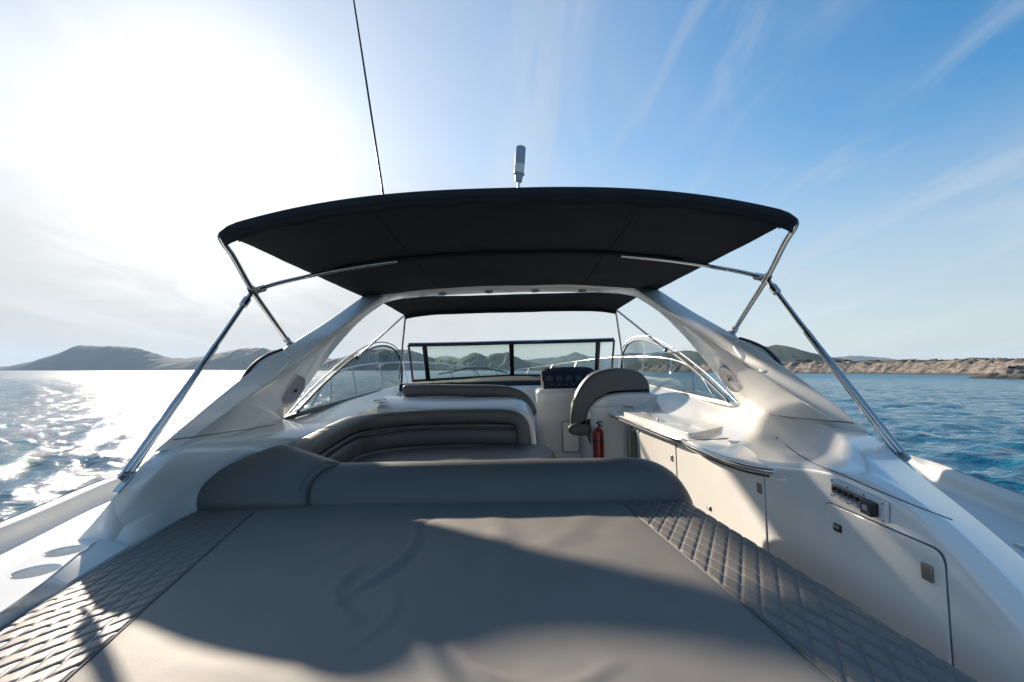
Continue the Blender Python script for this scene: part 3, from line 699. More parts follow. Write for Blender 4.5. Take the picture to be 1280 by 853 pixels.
# ---- side windows, windscreen
W_in = [P(372, 516, 3.90), P(386, 513, 4.10), P(430, 501, 5.05), P(470, 490, 6.0), P(501, 480.5, 6.95), P(502.5, 462, 6.92), P(499, 446, 6.85), P(492, 436.5, 6.75), P(480, 432.5, 6.5), P(465, 435.5, 6.12), P(440, 449.5, 5.45), P(408, 477, 4.65), P(386, 499, 4.18)]
def side_window(sx):
    fl = (lambda p: p) if sx < 0 else mx
    loop = cr([fl(p) for p in W_in], 5, True)
    k = len(loop); c = sum(loop, Vector()) / k
    fr_ = tube('window_frame', loop, .012, RUB, Y, 8, True)
    # chrome tube along the raked top edge; port one coloured black to drop its highlights
    tp = cr([P(364, 519, 3.80), P(384, 497, 4.12), P(407, 474, 4.60), P(440, 446, 5.43), P(465, 431.5, 6.12), P(481, 428.5, 6.5), P(495, 433, 6.78), P(503, 443, 6.9)], 5)
    tube('trim_rail', [fl(p) + V(sx * .026, 0, .006) for p in tp], .0065, STEEL if sx > 0 else RUB, fr_, 10)
    v = loop + [c]; f = [(i, (i + 1) % k, k) for i in range(k)]
    mesh('window_pane', v, f, TINTS, Y, solid=.006)
    # base sill
    bs = cr([P(350, 527, 3.72), P(372, 519, 3.89), P(430, 504, 5.05), P(470, 492.5, 6.0), P(504, 483, 6.98)], 5)
    tube('window_sill', [fl(p) for p in bs], .016, RUB if sx < 0 else DARKM, Y, 8)
for sx in (-1, 1): side_window(sx)
# windscreen: bottom and top curves in plan (x, y, z)
def ws(x, t):
    ax = abs(x)
    yb = 7.78 - .24 * (ax / 1.5) ** 2.2; yt = 7.22 - .24 * (ax / 1.5) ** 2.2
    zb = -.085 - .03 * ax; zt = .375 + .006 * (1 - ax)
    return V(x, lerp(yb, yt, t), lerp(zb, zt, t))
mull = [-1.46, -1.245, .0, 1.245, 1.46]
def xs(t, x): return x * (1 - .035 * t)
for a, b, m in ((-1.46, -1.245, CLEAR), (-1.245, 0, TINT), (0, 1.245, TINT), (1.245, 1.46, CLEAR)):
    rows = [[ws(xs(t_, x), t_) for t_ in (0, .25, .5, .75, 1)] for x in np.linspace(a, b, 12)]
    loft('windscreen_pane', rows, m, Y, solid=.008)
for x, w in ((-1.245, .034), (0, .034), (1.245, .034)):
    path = [ws(xs(t_, x), t_) + V(0, -.008, 0) for t_ in np.linspace(-.03, 1.0, 6)]
    sweep('mullion', path, [V(0, -1, 0)] * 6, rrect(.03, w * 2, .01), BLK, Y)
for nm, t_, rr_, m, dz in (('top_frame', 1.0, .016, RUB, -.002), ('top_rail', 1.0, .013, STEEL, .026), ('base_frame', 0, .026, RUB, 0)):
    tube(nm, [ws(x, t_) + V(0, -.004, dz) for x in np.linspace(-1.47 if t_ == 0 else -1.41, 1.47 if t_ == 0 else 1.41, 30)], rr_, m, Y, 8)
for s in (-1, 1):
    tube('corner_post', [ws(xs(t_, s * 1.46), t_) for t_ in np.linspace(0, 1, 6)], .016, RUB, Y, 8)
# wiper on the port pane
wp = tube('wiper', [P(548, 468, 7.82), P(566, 465, 7.75), P(586, 460, 7.66), P(608, 460.5, 7.66), P(634, 466, 7.70)], .009, BLK, Y, 6)
tube('wiper_arm', [P(600, 471, 7.85), P(594, 463, 7.74), P(588, 460.5, 7.69)], .007, BLK, wp, 6)
# dash top
rows = []
for x in np.linspace(-1.42, 1.30, 24):
    b_ = ws(x, 0)
    rows.append(rpoly([V(x, b_.y + .02, b_.z - .006), V(x, 7.1 - .1 * abs(x), b_.z - .02 + (.025 if x > -.5 else 0)), V(x, 6.62 - .1 * abs(x), -.135), V(x, 6.56 - .1 * abs(x), -.20), V(x, 6.70, -.5)], .05, 4, False))
loft('dashboard', rows, DASH, Y)
loft('dash_bulkhead', [[V(x, 6.54, -.205), V(x, 6.50, -.26), V(x, 6.52, -1.45)] for x in np.linspace(-1.42, 1.35, 10)], GEL, Y, solid=.02)
# ---- lockers in the starboard wall (x = 1.12): doors sit a few millimetres proud of a dark gap
def wall_door(y0, y1, z0, z1, rad, hinge_y, hinge_z, latch, name='locker_door', x=1.12, shear=0.0):
    out = rpoly([V(x, y0, z0), V(x, y1, z0), V(x, y1, z1), V(x, y0, z1 - shear)], [.02, .02, rad, rad], 6)
    c = sum(out, Vector()) / len(out)
    gap = [p + (p - c).normalized() * .0045 for p in out]
    g = prism('door_gap', [p + V(.004, 0, 0) for p in gap], (-1, 0, 0), .0055, SEAM, Y)
    d = prism(name, out, (-1, 0, 0), .006, GEL, Y, bev=.002)
    if hinge_y is not None:
        h = box('hinge', (x - .009, hinge_y, hinge_z), (.010, .036, .044), DARKM, d, bev=.003)
    if latch:
        ly, lz = latch
        l = box('latch', (x - .009, ly, lz), (.008, .040, .026), BLK, d, bev=.003)
        box('latch_plate', (x - .0145, ly, lz + .004), (.006, .030, .009), STEEL, d, bev=.002)
    return d
def onwall(px, py, x=1.12):
    d = x / ((px - 640) / FPX); q = P(px, py, d)
    for _ in range(6):
        d *= x / q.x; q = P(px, py, d)
    return q
a, b = onwall(1031, 626), onwall(1181, 691)
hg = onwall(1168, 718); lt = onwall(1050, 660)
wall_door(b.y, a.y, -1.05, a.z, .045, hg.y + .012, hg.z, (lt.y, lt.z), shear=a.z - b.z)
a, b = onwall(882, 566), onwall(955, 588)
hg = onwall(953, 611); lt = onwall(887, 634)
wall_door(b.y, a.y, -1.12, a.z, .012, hg.y + .010, hg.z, (lt.y - .02, lt.z), shear=a.z - b.z)
a, b = onwall(802, 541), onwall(845, 556)
hg = onwall(842, 573)
wall_door(b.y, a.y, -1.12, a.z, .012, hg.y + .01, hg.z, None, shear=a.z - b.z)
# glass-fronted bottle cabinet beside it
a, b = onwall(783, 532), onwall(799, 539)
cab = prism('cabinet_frame', [V(1.12, b.y, -1.1), V(1.12, a.y, -1.1), V(1.12, a.y, a.z), V(1.12, b.y, b.z)], (-1, 0, 0), .010, GREYP, Y, bev=.003)
prism('cabinet_glass', [V(1.107, lerp(b.y, a.y, .12), -1.06), V(1.107, lerp(b.y, a.y, .80), -1.06), V(1.107, lerp(b.y, a.y, .80), a.z - .03), V(1.107, lerp(b.y, a.y, .12), b.z - .02)], (-1, 0, 0), .006, SMOKE, cab)

# ---- switch panel above the big locker
pc = [onwall(*q) for q in ((1043.5, 598), (1112.5, 630), (1111, 652), (1045, 621))]
pn = (pc[1] - pc[0]).cross(pc[3] - pc[0]).normalized()
if pn.x > 0: pn = -pn
pm = sum(pc, Vector()) / 4
pex = ((pc[1] - pc[0]) + (pc[2] - pc[3])).normalized(); pey = pn.cross(pex).normalized()
if pey.z < 0: pey = -pey
pw, ph_ = (pc[1] - pc[0]).length, (pc[3] - pc[0]).length
pn = -pn if pn.dot(-pm) < 0 else pn
pm = pm + pn * .008
RP = Matrix((pex, pey, pn)).transposed()
panel = box('switch_panel', pm, (pw, ph_, .014), WHP, Y, RP, .003)
def onp(u, v, h): return pm + pex * (u * pw) + pey * (v * ph_) + pn * h
box('breaker_strip', onp(-.12, 0, .011), (pw * .60, ph_ * .62, .012), DARKM, panel, RP, .002)
for k in range(5):
    box('breaker', onp(-.355 + k * .108, .12, .019), (pw * .055, ph_ * .20, .010), BLK, panel, RP, .001)
    for e in (-.018, .022):
        revolve('button', [(.0042, 0), (.0042, .010), (.0, .011)], onp(-.355 + k * .108 + e, -.16, .016), pn, WHP, panel, 8)
so = box('socket', onp(.305, -.03, .018), (pw * .19, ph_ * .66, .028), BLK, panel, RP, .004)
box('socket_flap', onp(.315, .02, .034), (pw * .07, ph_ * .24, .008), GREYP, so, RP, .002)
for u in (-.47, -.15, .15, .47):
    for v in (-.42, .42):
        revolve('screw', [(.0032, 0), (.0032, .003), (0, .0035)], onp(u, v, .0065), pn, DARKM, panel, 8)

# ---- wet bar counter
ctr_edge = [P(757, 510, 5.45), P(774, 518, 4.85), P(792, 526, 4.33), P(812, 533.5, 3.88), P(835, 541, 3.46), P(852, 546, 3.26), P(866, 548.5, 3.16)]
ce = cr(ctr_edge, 6); zc = -.452
ce = [V(p.x, p.y, zc) for p in ce]
rows = [rpoly([p + V(.05, 0, -.05), p + V(0, 0, -.045), p, V(1.62, p.y + .02, zc + .012)], [0, .006, .012, 0], 4, False) for p in ce]
loft('counter_top', rows, GEL, Y)
rl1 = tube('counter_rail', [p + V(-.014, 0, -.012) for p in ce], .011, STEEL, Y, 10)
loft('rail_backing', [[p + V(-.004, 0, -.030), p + V(-.004, 0, -.038)] for p in ce], RUB, rl1, solid=.004)
ct2 = [P(857, 548.5, 3.20), P(866, 553, 3.02), P(880, 558, 2.84), P(900, 565, 2.63), P(922, 572.5, 2.46), P(945, 578.5, 2.345), P(968, 582.5, 2.27), P(984, 583.5, 2.245), P(992, 581, 2.26)]
c2_ = [V(p.x, p.y, -.458) for p in cr(ct2, 6)]
rows = [rpoly([p + V(.06, 0, -.05), p + V(0, 0, -.045), p, p + V(.035, .01, .004), V(max(1.5, p.x + .2), p.y + .05, -.450)], [0, .006, .012, .01, 0], 4, False) for p in c2_]
loft('counter_top', rows, GEL, Y)
rl2 = tube('counter_rail', [p + V(-.016, 0, -.012) for p in c2_], .012, STEEL, Y, 10)
loft('rail_backing', [[p + V(-.006, 0, -.032), p + V(-.006, 0, -.040)] for p in c2_], RUB, rl2, solid=.004)
# raised lid over hob and sink
lo = [P(774, 513, 4.86), P(812, 527, 3.92), P(851, 541, 3.23), P(858, 543, 3.19), P(897, 530.5, 3.52), P(880, 522, 4.1), P(850, 507, 5.0), P(800, 505, 5.25)]
lo = rpoly([V(p.x + .035, p.y, -.4525) for p in lo], .04, 4)
lid = prism('bar_lid', lo, (0, 0, 1), .036, GEL, Y, bev=.016)
hd = [P(795, 514.5, 4.55), P(800, 515, 4.45), P(813, 523, 3.95), P(815, 524, 3.9)]
hd = [V(p.x + .05, p.y, -.415) for p in hd]
tube('lid_handle', cr([hd[0] + V(0, 0, -.004), hd[0] + V(0, -.02, .022), hd[3] + V(0, .02, .022), hd[3] + V(0, 0, -.004)], 6), .007, STEEL, lid, 8)
tube('grab_handle', cr([V(1.13, 5.30, -.45), V(1.13, 5.28, -.40), V(1.19, 5.05, -.40), V(1.19, 5.03, -.45)], 6), .008, STEEL, Y, 8)
# sink step and moulded divider on the low counter
revolve('drain', [(.036, 0), (.035, .005), (.022, .004), (0, .002)], (1.30, 3.04, -.4505), (0, 0, 1), STEEL, Y, 20)
# end wall of the bar that carries the extinguisher, running into the helm-seat shell
rows = []
for z in (-1.45, -1.0, -.62, -.46, -.40):
    rows.append(rpoly([V(.79, 6.0, z), V(.79, 5.24, z), V(1.125, 5.21, z), V(1.135, 4.95, z)], [0, .09, .05, 0], 6, False))
loft('bar_end_wall', rows, GEL, Y, sharp=50)
loft('bar_front_panel', [[V(1.135, 4.97, z), V(1.10, 4.90, z)] for z in (-1.45, -.9, -.47)], GEL, Y, solid=.01)

# ---- helm console
C = thing('helm_console', 'white helm console with dark instrument hood and recessed front hatch', 'helm console', (.62, 6.15, -1.45))
rows = []
for z, x0, x1, y0 in ((-1.45, .30, 1.06, 6.02), (-1.0, .29, 1.06, 6.00), (-.62, .285, 1.06, 5.97), (-.40, .28, 1.06, 5.93), (-.29, .275, 1.06, 5.90), (-.245, .285, 1.06, 5.915), (-.225, .31, 1.05, 5.95)):
    rows.append(rpoly([V(x0, 6.55, z), V(x0, y0, z), V(x1, y0, z), V(x1, 6.55, z)], [.02, .10, .06, .02], 6))
loft('console_body', rows, GEL, C, True, True, sharp=50)
rows = []
for y, z0, z1, w in ((6.06, -.235, -.20, .30), (6.10, -.235, -.045, .315), (6.16, -.235, .005, .32), (6.35, -.235, .015, .315), (6.5, -.235, -.02, .30), (6.56, -.235, -.10, .28)):
    rows.append(rpoly([V(.67 - w, y, z0), V(.67 - w, y, z1), V(.67, y, z1 + .018), V(.67 + w, y, z1), V(.67 + w, y, z0)], [.01, .07, .2, .07, .01], 5))
hood = loft('instrument_hood', rows, DASH, C, True, True, sharp=50)
tilt = Matrix.Rotation(R(-18), 3, 'X')
for k in range(5):
    revolve('gauge', [(.042, -.004), (.044, .006), (.038, .008), (.037, .004), (0, .004)], V(.44 + k * .115, 6.073, -.115), tilt @ V(0, -1, .0), GAUGE, hood, 18)
box('switch_shelf', (.67, 5.985, -.195), (.62, .17, .018), DASH, C, Matrix.Rotation(R(33), 3, 'X'), .006)
for k in range(6):
    box('switch', (.46 + k * .085, 5.965, -.190), (.03, .04, .016), BLK, C, Matrix.Rotation(R(33), 3, 'X'), .003)
box('rim', (.67, 5.915, -.236), (.70, .03, .02), GEL, C, None, .008)
hp_ = rpoly([V(.56, 0, -.60), V(.76, 0, -.60), V(.76, 0, -.96), V(.56, 0, -.96)], .03, 4)
prism('hatch_gap', [V(p.x, 5.985, p.z) for p in hp_], (0, -1, 0), .03, SEAM, C)
c_ = V(.66, 0, -.78)
prism('hatch', [V(c_.x + (p.x - c_.x) * .93, 5.975, c_.z + (p.z - c_.z) * .96) for p in hp_], (0, -1, 0), .03, GEL, C, bev=.006)
# steering wheel
wc = V(1.0, 5.74, -.20); wax = V(0, -1, .5).normalized(); u = V(1, 0, 0); w_ = wax.cross(u)
sw = tube('steering_wheel', [wc + (u * math.cos(a) + w_ * math.sin(a)) * .19 for a in np.linspace(0, 2 * math.pi, 36, endpoint=False)], .015, BLK, C, 10, True)
for k in range(3):
    a = k * 2.094 + .5; tube('spoke', [wc - wax * .03, wc + (u * math.cos(a) + w_ * math.sin(a)) * .185], .010, STEEL, sw, 8)
tube('steering_column', [wc - wax * .02, wc - wax * .26], .03, BLK, sw, 12)

# ================================================================== UPHOLSTERY
# ---- sun pad
PZ = -.652
SP = thing('sun_pad', 'large grey sun pad with smooth centre and diamond quilted side bands', 'sun pad', (-.25, 1.2, -.85))
def lin(y, x0, y0, x1, y1): return x0 + (x1 - x0) * (y - y0) / (y1 - y0)
def padL(y): return lin(y, -1.411, 1.438, -1.617, 2.634)
def padR(y): return lin(y, .953, 1.071, .856, 2.508)
def inL(y): return lin(y, -.988, 1.151, -1.276, 2.603)
def inR(y): return lin(y, .646, 1.083, .511, 2.538)
def crease(x, y):
    h = 0
    for (x0, y0, x1, y1, bend, w, a) in ((-.42, 2.20, -.50, 1.55, .07, .016, .011), (-.53, 1.75, -.44, 1.40, -.06, .018, .010), (-.30, 1.28, -.05, 1.06, .03, .05, .008), (-.70, 1.2, -.35, 1.06, .02, .05, .006),
                                         (.15, 1.5, .45, 1.28, .05, .05, .005), (.30, 2.28, .1, 1.9, .03, .06, .004), (-.1, 2.3, -.05, 1.8, .02, .05, .004), (-.36, 1.55, -.40, 1.25, .04, .014, .005), (-.15, 1.22, -.02, 1.10, -.02, .02, .005), (.2, 1.15, .02, 1.06, .02, .02, .004), (-.62, 2.1, -.75, 1.75, .03, .03, .004)):
        dx, dy = x1 - x0, y1 - y0; l2 = dx * dx + dy * dy; t_ = ((x - x0) * dx + (y - y0) * dy) / l2
        if -.25 < t_ < 1.25:
            l = math.sqrt(l2); off = ((x - x0) * -dy + (y - y0) * dx) / l - bend * math.sin(max(0, min(1, t_)) * math.pi)
            e = max(0, math.sin(max(0, min(1, (t_ + .25) / 1.5)) * math.pi))
            h += a * e * (math.exp(-(off / w) ** 2) - .55 * math.exp(-((off - w * 1.8) / (w * 1.3)) ** 2))
    return h
ny = 150; rows = []
for i in range(ny):
    y = .22 + (2.70 - .22) * i / (ny - 1); r = []
    for j in range(110):
        s = j / 109; x = lerp(inL(y), inR(y), s)
        edge = min(s, 1 - s) * (inR(y) - inL(y))
        z = PZ + .006 * (1 - math.exp(-edge / .03)) + crease(x, y) + .0035 * fbm(x * 1.6, y * 1.6, .3, 3) + .0012 * fbm(x * 7, y * 5, .9, 3)
        r.append(V(x, y, z))
    rows.append(r)
loft('centre_panel', rows, PAD, SP, sharp=180)
def quilt(fa, fb, axis, k, w, sx):
    nyq, nxq = 700, 116; rows = []; ca, sa = math.cos(axis), math.sin(axis); st_l = []
    for i in range(nyq):
        y = .22 + (2.70 - .22) * i / (nyq - 1); r = []
        for j in range(nxq):
            s = j / (nxq - 1); x = lerp(fa(y), fb(y), s)
            xr = x * ca - y * sa; yr = x * sa + y * ca
            p = abs(math.sin(math.pi * (xr + k * yr) / w)); q = abs(math.sin(math.pi * (xr - k * yr) / w))
            h = .0068 * min(1.0, p * 1.6) ** .4 * min(1.0, q * 1.6) ** .4 * (1 + .12 * fbm(x * 9, y * 9, sx, 2))
            out = (s if sx < 0 else 1 - s) * abs(fb(y) - fa(y))
            z = PZ - .004 + h - (.020 * math.exp(-(out / .022)))
            inn = (1 - s if sx < 0 else s) * abs(fb(y) - fa(y))
            z -= .006 * math.exp(-(inn / .006) ** 2)
            r.append(V(x, y, z))
        edge = r[0] if sx < 0 else r[-1]
        drop = [edge + V(sx * .006, 0, -.02), edge + V(sx * .004, 0, -.17)]
        r = drop[::-1] + r if sx < 0 else r + drop
        rows.append(r)
    loft('quilted_panel', rows, QUILT, SP, sharp=180)
quilt(padL, inL, R(9), .36, .054, -1)
quilt(inR, padR, R(4.5), .37, .054, 1)
for f in (inL, inR):
    tube('stitched_seam', [V(f(y), y, PZ + .0015) for y in np.linspace(.25, 2.5, 40)], .003, THREAD, SP, 6)
box('pad_core', (-.22, 1.35, -.76), (2.1, 2.2, .17), PAD, SP, None, .01)

# ---- roll backrest at the forward end of the pad
BK = thing('pad_backrest', 'long grey leather roll backrest across the head of the sun pad', 'backrest', (-.3, 2.55, -.85))
sec = rpoly([V(-.115, -.215, 0), V(.145, -.215, 0), V(.165, -.165, 0), V(.120, -.06, 0), V(.025, .0, 0), V(-.06, .005, 0), V(-.125, -.05, 0)], .06, 5)
sec = [(p.x, p.y) for p in sec]
rows = []
for x in list(np.linspace(-1.12, .60, 20)) + [.60 + .285 * math.sin(a) for a in np.linspace(.12, 1.55, 14)]:
    h = math.sqrt(max(0.0, 1 - ((x - .60) / .285) ** 2)) if x > .6 else 1.0
    yb = 2.545 - .036 * x
    rows.append([V(x, yb + .165 - a * (.55 + .45 * h), -.690 + (b_ + .215) * (.03 + .97 * h)) for a, b_ in sec])
loft('back_cushion', rows, LEATH, BK, True, True, sharp=80)
cr_ = [[(372, 640, 2.56), (374, 628, 2.55), (378, 606, 2.59), (394, 586, 2.66), (416, 578, 2.73), (432, 583, 2.85), (440, 610, 2.91)],
       [(330, 641, 2.56), (331, 628, 2.55), (333, 604, 2.60), (345, 582, 2.68), (374, 565, 2.81), (392, 571, 2.97), (400, 610, 3.03)],
       [(285, 642, 2.56), (284, 628, 2.55), (286, 604, 2.60), (304, 581, 2.71), (344, 558.5, 2.93), (362, 563, 3.10), (372, 600, 3.15)],
       [(252, 642, 2.57), (249, 628, 2.56), (252, 608, 2.60), (268, 591, 2.68), (310, 573.5, 2.87), (322, 576, 2.97), (330, 610, 3.03)],
       [(247, 642, 2.59), (246, 630, 2.59), (247, 614, 2.62), (255, 603, 2.66), (272, 594, 2.75), (280, 596, 2.81), (288, 620, 2.83)]]
cg = [cr([P(q[0] + 10, q[1] + 3, q[2] + .02) for q in cr_[0]], 6)] + smooth_rows([cr([P(*q) for q in r], 6) for r in cr_], 8)
loft('corner_cushion', cg, LEATH, BK, sharp=80, solid=.004)
tube('piping', [p + V(0, -.002, .002) for p in cr([P(*q) for q in cr_[0][1:6]], 6)], .0025, THREAD, BK, 6)

# ---- U-shaped cockpit sofa
SF = thing('cockpit_sofa', 'grey leather wraparound cockpit sofa with tubular backs under the windscreen', 'sofa', (-.6, 4.0, -1.45))
sp_pts = [P(352, 566, 2.98), P(378, 551, 3.25), P(402, 538, 3.60), P(432, 523.5, 4.12), P(448, 519, 4.42), P(470, 516.5, 4.66), P(505, 513.5, 4.82), P(560, 511.5, 4.88), P(632, 511.5, 4.88), P(650, 516, 4.86), P(660, 527, 4.85), P(664, 545, 4.83), P(664.5, 556, 4.82)]
nrm_pts = [V(1, .1, 0), V(1, 0, 0), V(1, 0, 0), V(1, -.12, 0), V(1, -.6, 0), V(.55, -1, 0), V(.12, -1, 0)] + [V(0, -1, 0)] * 6
pth = cr(sp_pts, 5); nrm = cr(nrm_pts, 5)
sweep('upper_back', pth, nrm, rrect(.135, .135, .052, 5, -.01, -.07), LEATH, SF, capround=.03, sharp=70)
m_ = 5 * 8 + 2
pl_ = pth[:40] + [lerp(pth[39], P(656, 512, 4.88), t_) for t_ in (.5, 1.0)]
lower = [p + V(0, 0, -.158) for p in pl_]
sweep('back_roll', [p + V(0, 0, .003) for p in lower], nrm[:m_], rrect(.09, .036, .018, 4, .0, -.004), LEATH, SF, capround=.015, sharp=70)
sweep('lower_back', lower, nrm[:m_], rrect(.11, .150, .05, 5, .012, -.102), LEATH, SF, capround=.03, sharp=70)
# seat cushion: U plan with a rounded open end
zs = -.685
so_ = rpoly([V(-1.30, 2.72, zs), V(-.66, 2.72, zs), V(-.62, 3.55, zs), V(-.40, 3.72, zs), V(.26, 3.80, zs), V(.36, 4.35, zs), V(.28, 4.80, zs), V(-.85, 4.80, zs), V(-1.28, 4.40, zs)], [.05, .1, .15, .15, .28, .30, .12, .2, .2], 6)
n_ = len(so_); cc = sum(so_, Vector()) / n_
rows = []
for off, dz in ((-.0, -.15), (.012, -.11), (.016, -.06), (.004, -.022), (-.025, -.003), (-.07, .004), (-.16, .007)):
    rows.append([p + (p - cc).normalized() * off + V(0, 0, dz) for p in so_])
loft('seat_cushion', rows, LEATH, SF, True, True, sharp=70)
rows = [[p + (cc - p).normalized() * .06 + V(0, 0, z - zs) for p in so_] for z in (-.84, -1.45)]
loft('seat_base', rows, GEL, SF, True, True, sharp=50)

# ---- companion seat ahead of the sofa
CS = thing('companion_seat', 'white moulded companion seat with a grey roll backrest ahead of the sofa', 'seat', (-.4, 5.3, -1.45))
rows = []
for x, zt in ((-1.30, -.235), (-1.1, -.245), (-.6, -.262), (-.1, -.270), (.05, -.285), (.14, -.33), (.195, -.42), (.215, -.55), (.22, -1.4)):
    rows.append(rpoly([V(x, 4.93, -1.45), V(x, 4.93, min(zt - .10, zt)), V(x, 5.04, zt - .055), V(x, 5.22, zt), V(x, 5.42, zt), V(x, 5.44, -1.45)], [.0, .03, .06, .05, .02, 0], 4))
loft('seat_shell', smooth_rows(rows[:8], 4) + [rows[8]], GEL, CS, True, True, sharp=50)
pth = cr([P(507, 488.5, 5.36), P(530, 488, 5.36), P(580, 488.5, 5.36), P(628, 489.5, 5.36), P(646, 494, 5.35), P(658, 503.5, 5.33), P(664.5, 517, 5.30)], 6)
sweep('roll_cushion', pth, [V(0, -1, 0)] * len(pth), rrect(.15, .125, .052, 5), LEATH, CS, capround=.03, sharp=70, scale=[(1, 1.0)] * (len(pth) - 8) + [(1, .95)] * 8)
box('seat_cushion', (-.45, 5.72, -.62), (1.2, .52, .14), LEATH, CS, None, .04)
tray_ = P(462, 510, 4.95)
revolve('cup_holder', [(.075, 0), (.075, .008), (.066, .009), (.062, -.006), (0, -.01)], V(-1.28, 4.98, -.265), (0, -.15, 1), STEEL, CS, 28)

# ---- helm seat
HS = thing('helm_chair', 'helm chair with a thick arched grey leather backrest on a white shell', 'seat', (1.05, 5.5, -1.45))
ho_ = rpoly(cr([P(714, 540, 5.36), P(713.5, 520, 5.36), P(717, 502, 5.36), P(725, 484, 5.36), P(737, 470, 5.36), P(753, 462.5, 5.36), P(772, 460, 5.36), P(792, 462, 5.36), P(805, 468.5, 5.36), P(812.5, 480, 5.36), P(813.5, 493, 5.36)], 3)
           + cr([P(800, 494, 5.36), P(772, 495, 5.36), P(754, 500.5, 5.36), P(742, 512, 5.36), P(738, 528, 5.36), P(737, 541, 5.36)], 3), .006, 2)
def puff(name, out, th, m, parent, r=.05):
    k = len(out); c2 = [Vector((p.x, p.z)) for p in out]; nr = []
    area = sum(c2[i].x * c2[(i + 1) % k].y - c2[(i + 1) % k].x * c2[i].y for i in range(k))
    for i in range(k):
        t_ = (c2[(i + 1) % k] - c2[i - 1]).normalized(); n_ = Vector((-t_.y, t_.x)); nr.append(n_ if area > 0 else -n_)
    rows = []
    for ins, dy in ((1.0, 0), (.62, .06), (.30, .22), (.08, .55), (0, 1.0)): rows.append((ins * r, dy * r))
    rows = rows + [(i_, th - d_) for i_, d_ in rows[::-1]]
    return loft(name, [[V(p.x + n_.x * ins, p.y + dy, p.z + n_.y * ins) for p, n_ in zip(out, nr)] for ins, dy in rows], m, parent, True, True, sharp=80)
puff('backrest_cushion', ho_, .20, LEATH, HS, .055)
e = P(724, 538, 5.22)
e0, e1 = P(713, 536.5, 5.30), P(737, 538, 5.30)
tube('armrest_roll', [lerp(e0, e1, t_) for t_ in (-.12, -.02, .12, .3, .6, .9, 1.0)], [.02, .044, .058, .062, .062, .058, .04], LEATH, HS, 16)
# moulded shell under the cushion
shell = []
for y, g in ((5.30, 0.014), (5.33, .030), (5.42, .04), (5.56, .045)):
    row = [V(.80, y, -1.45), V(.795, y, -.8)]
    for p in cr([P(733, 545, 5.3), P(735, 521, 5.3), P(744, 507, 5.3), P(760, 498.5, 5.3), P(780, 495.5, 5.3), P(800, 495, 5.3), P(816, 496, 5.3), P(828, 500, 5.3)], 4):
        row.append(V(p.x, y, p.z + g))
    row.append(V(row[-1].x + .02, y, -1.0))
    shell.append(row)
loft('seat_shell', shell, GEL, HS, sharp=60)
loft('shell_face', [[V(p.x, 5.30, max(p.z, -1.4)) for p in shell[0]], [V(p.x, 5.305, -.52 if p.z > -.52 else p.z) for p in shell[0]]], GEL, HS)
box('seat_cushion', (1.1, 5.78, -.55), (.55, .45, .13), LEATH, HS, None, .04)

# ---- fire extinguisher
ex = P(748.5, 556, 5.13)
FE = thing('fire_extinguisher', 'red fire extinguisher bracketed to the white end wall of the bar', 'extinguisher', (ex.x, 5.165, -.93))
revolve('cylinder', [(.0, 0), (.045, 0), (.054, .012), (.055, .04), (.055, .28), (.050, .305), (.035, .325), (.02, .333), (.018, .35)], (ex.x, 5.165, -.93), (0, 0, 1), RED, FE, 28)
vl = revolve('valve', [(.02, 0), (.022, .02), (.014, .03), (.012, .045), (0, .047)], (ex.x, 5.165, -.585), (0, 0, 1), BLK, FE, 14)
tube('trigger', [V(ex.x - .01, 5.165, -.55), V(ex.x + .02, 5.16, -.535), V(ex.x + .05, 5.155, -.545)], .007, BLK, vl, 8)
tube('trigger', [V(ex.x - .015, 5.165, -.562), V(ex.x + .025, 5.16, -.57), V(ex.x + .048, 5.155, -.585)], .006, BLK, vl, 8)
revolve('gauge', [(.014, 0), (.014, .012), (0, .013)], (ex.x - .012, 5.148, -.57), (-.3, -1, 0), WHP, vl, 14)
revolve('strap', [(.0555, 0), (.058, .002), (.058, .016), (.0555, .018)], (ex.x, 5.165, -.73), (0, 0, 1), BLK, FE, 28)
box('bracket', (ex.x, 5.225, -.76), (.03, .03, .30), BLK, FE, None, .003)

# ================================================================== BIMINI TOPS
BA = thing('bimini_top', 'wide black canvas bimini awning stretched aft of the arch on steel bows', 'awning', (0, 3.3, -.46))
def bim(x, y):                               # canopy height
    f = (y - 2.2) / (4.40 - 2.2)
    hw = 1.27; s = min(1, abs(x) / hw)
    crown = lerp(.785, .735, f) ; side = lerp(.635, .66, f)
    sag = -.018 * math.sin(max(0, min(1, (y - 2.2) / 1.0)) * math.pi) - .014 * math.sin(max(0, min(1, (y - 3.2) / 1.2)) * math.pi)
    return crown + (side - crown) * (s ** 2.6) + sag * (1 - s ** 4)
rows = []
for i in range(40):
    y = 2.2 + 2.22 * i / 39; r = []
    for s in np.linspace(-1, 1, 49):
        x = s * 1.262
        yy = y
        k = abs(s)
        if k > .93 and y < 2.5: yy = y + (k - .93) ** 2 * 8 * (2.5 - y) / .3      # rounded after corners
        z = bim(x, y) + .0035 * fbm(x * 3, y * 3, 1.7, 3)
        r.append(V(x, yy, z))
    rows.append(r)
can = loft('canopy', rows, CANV, BA, sharp=180, solid=.006)
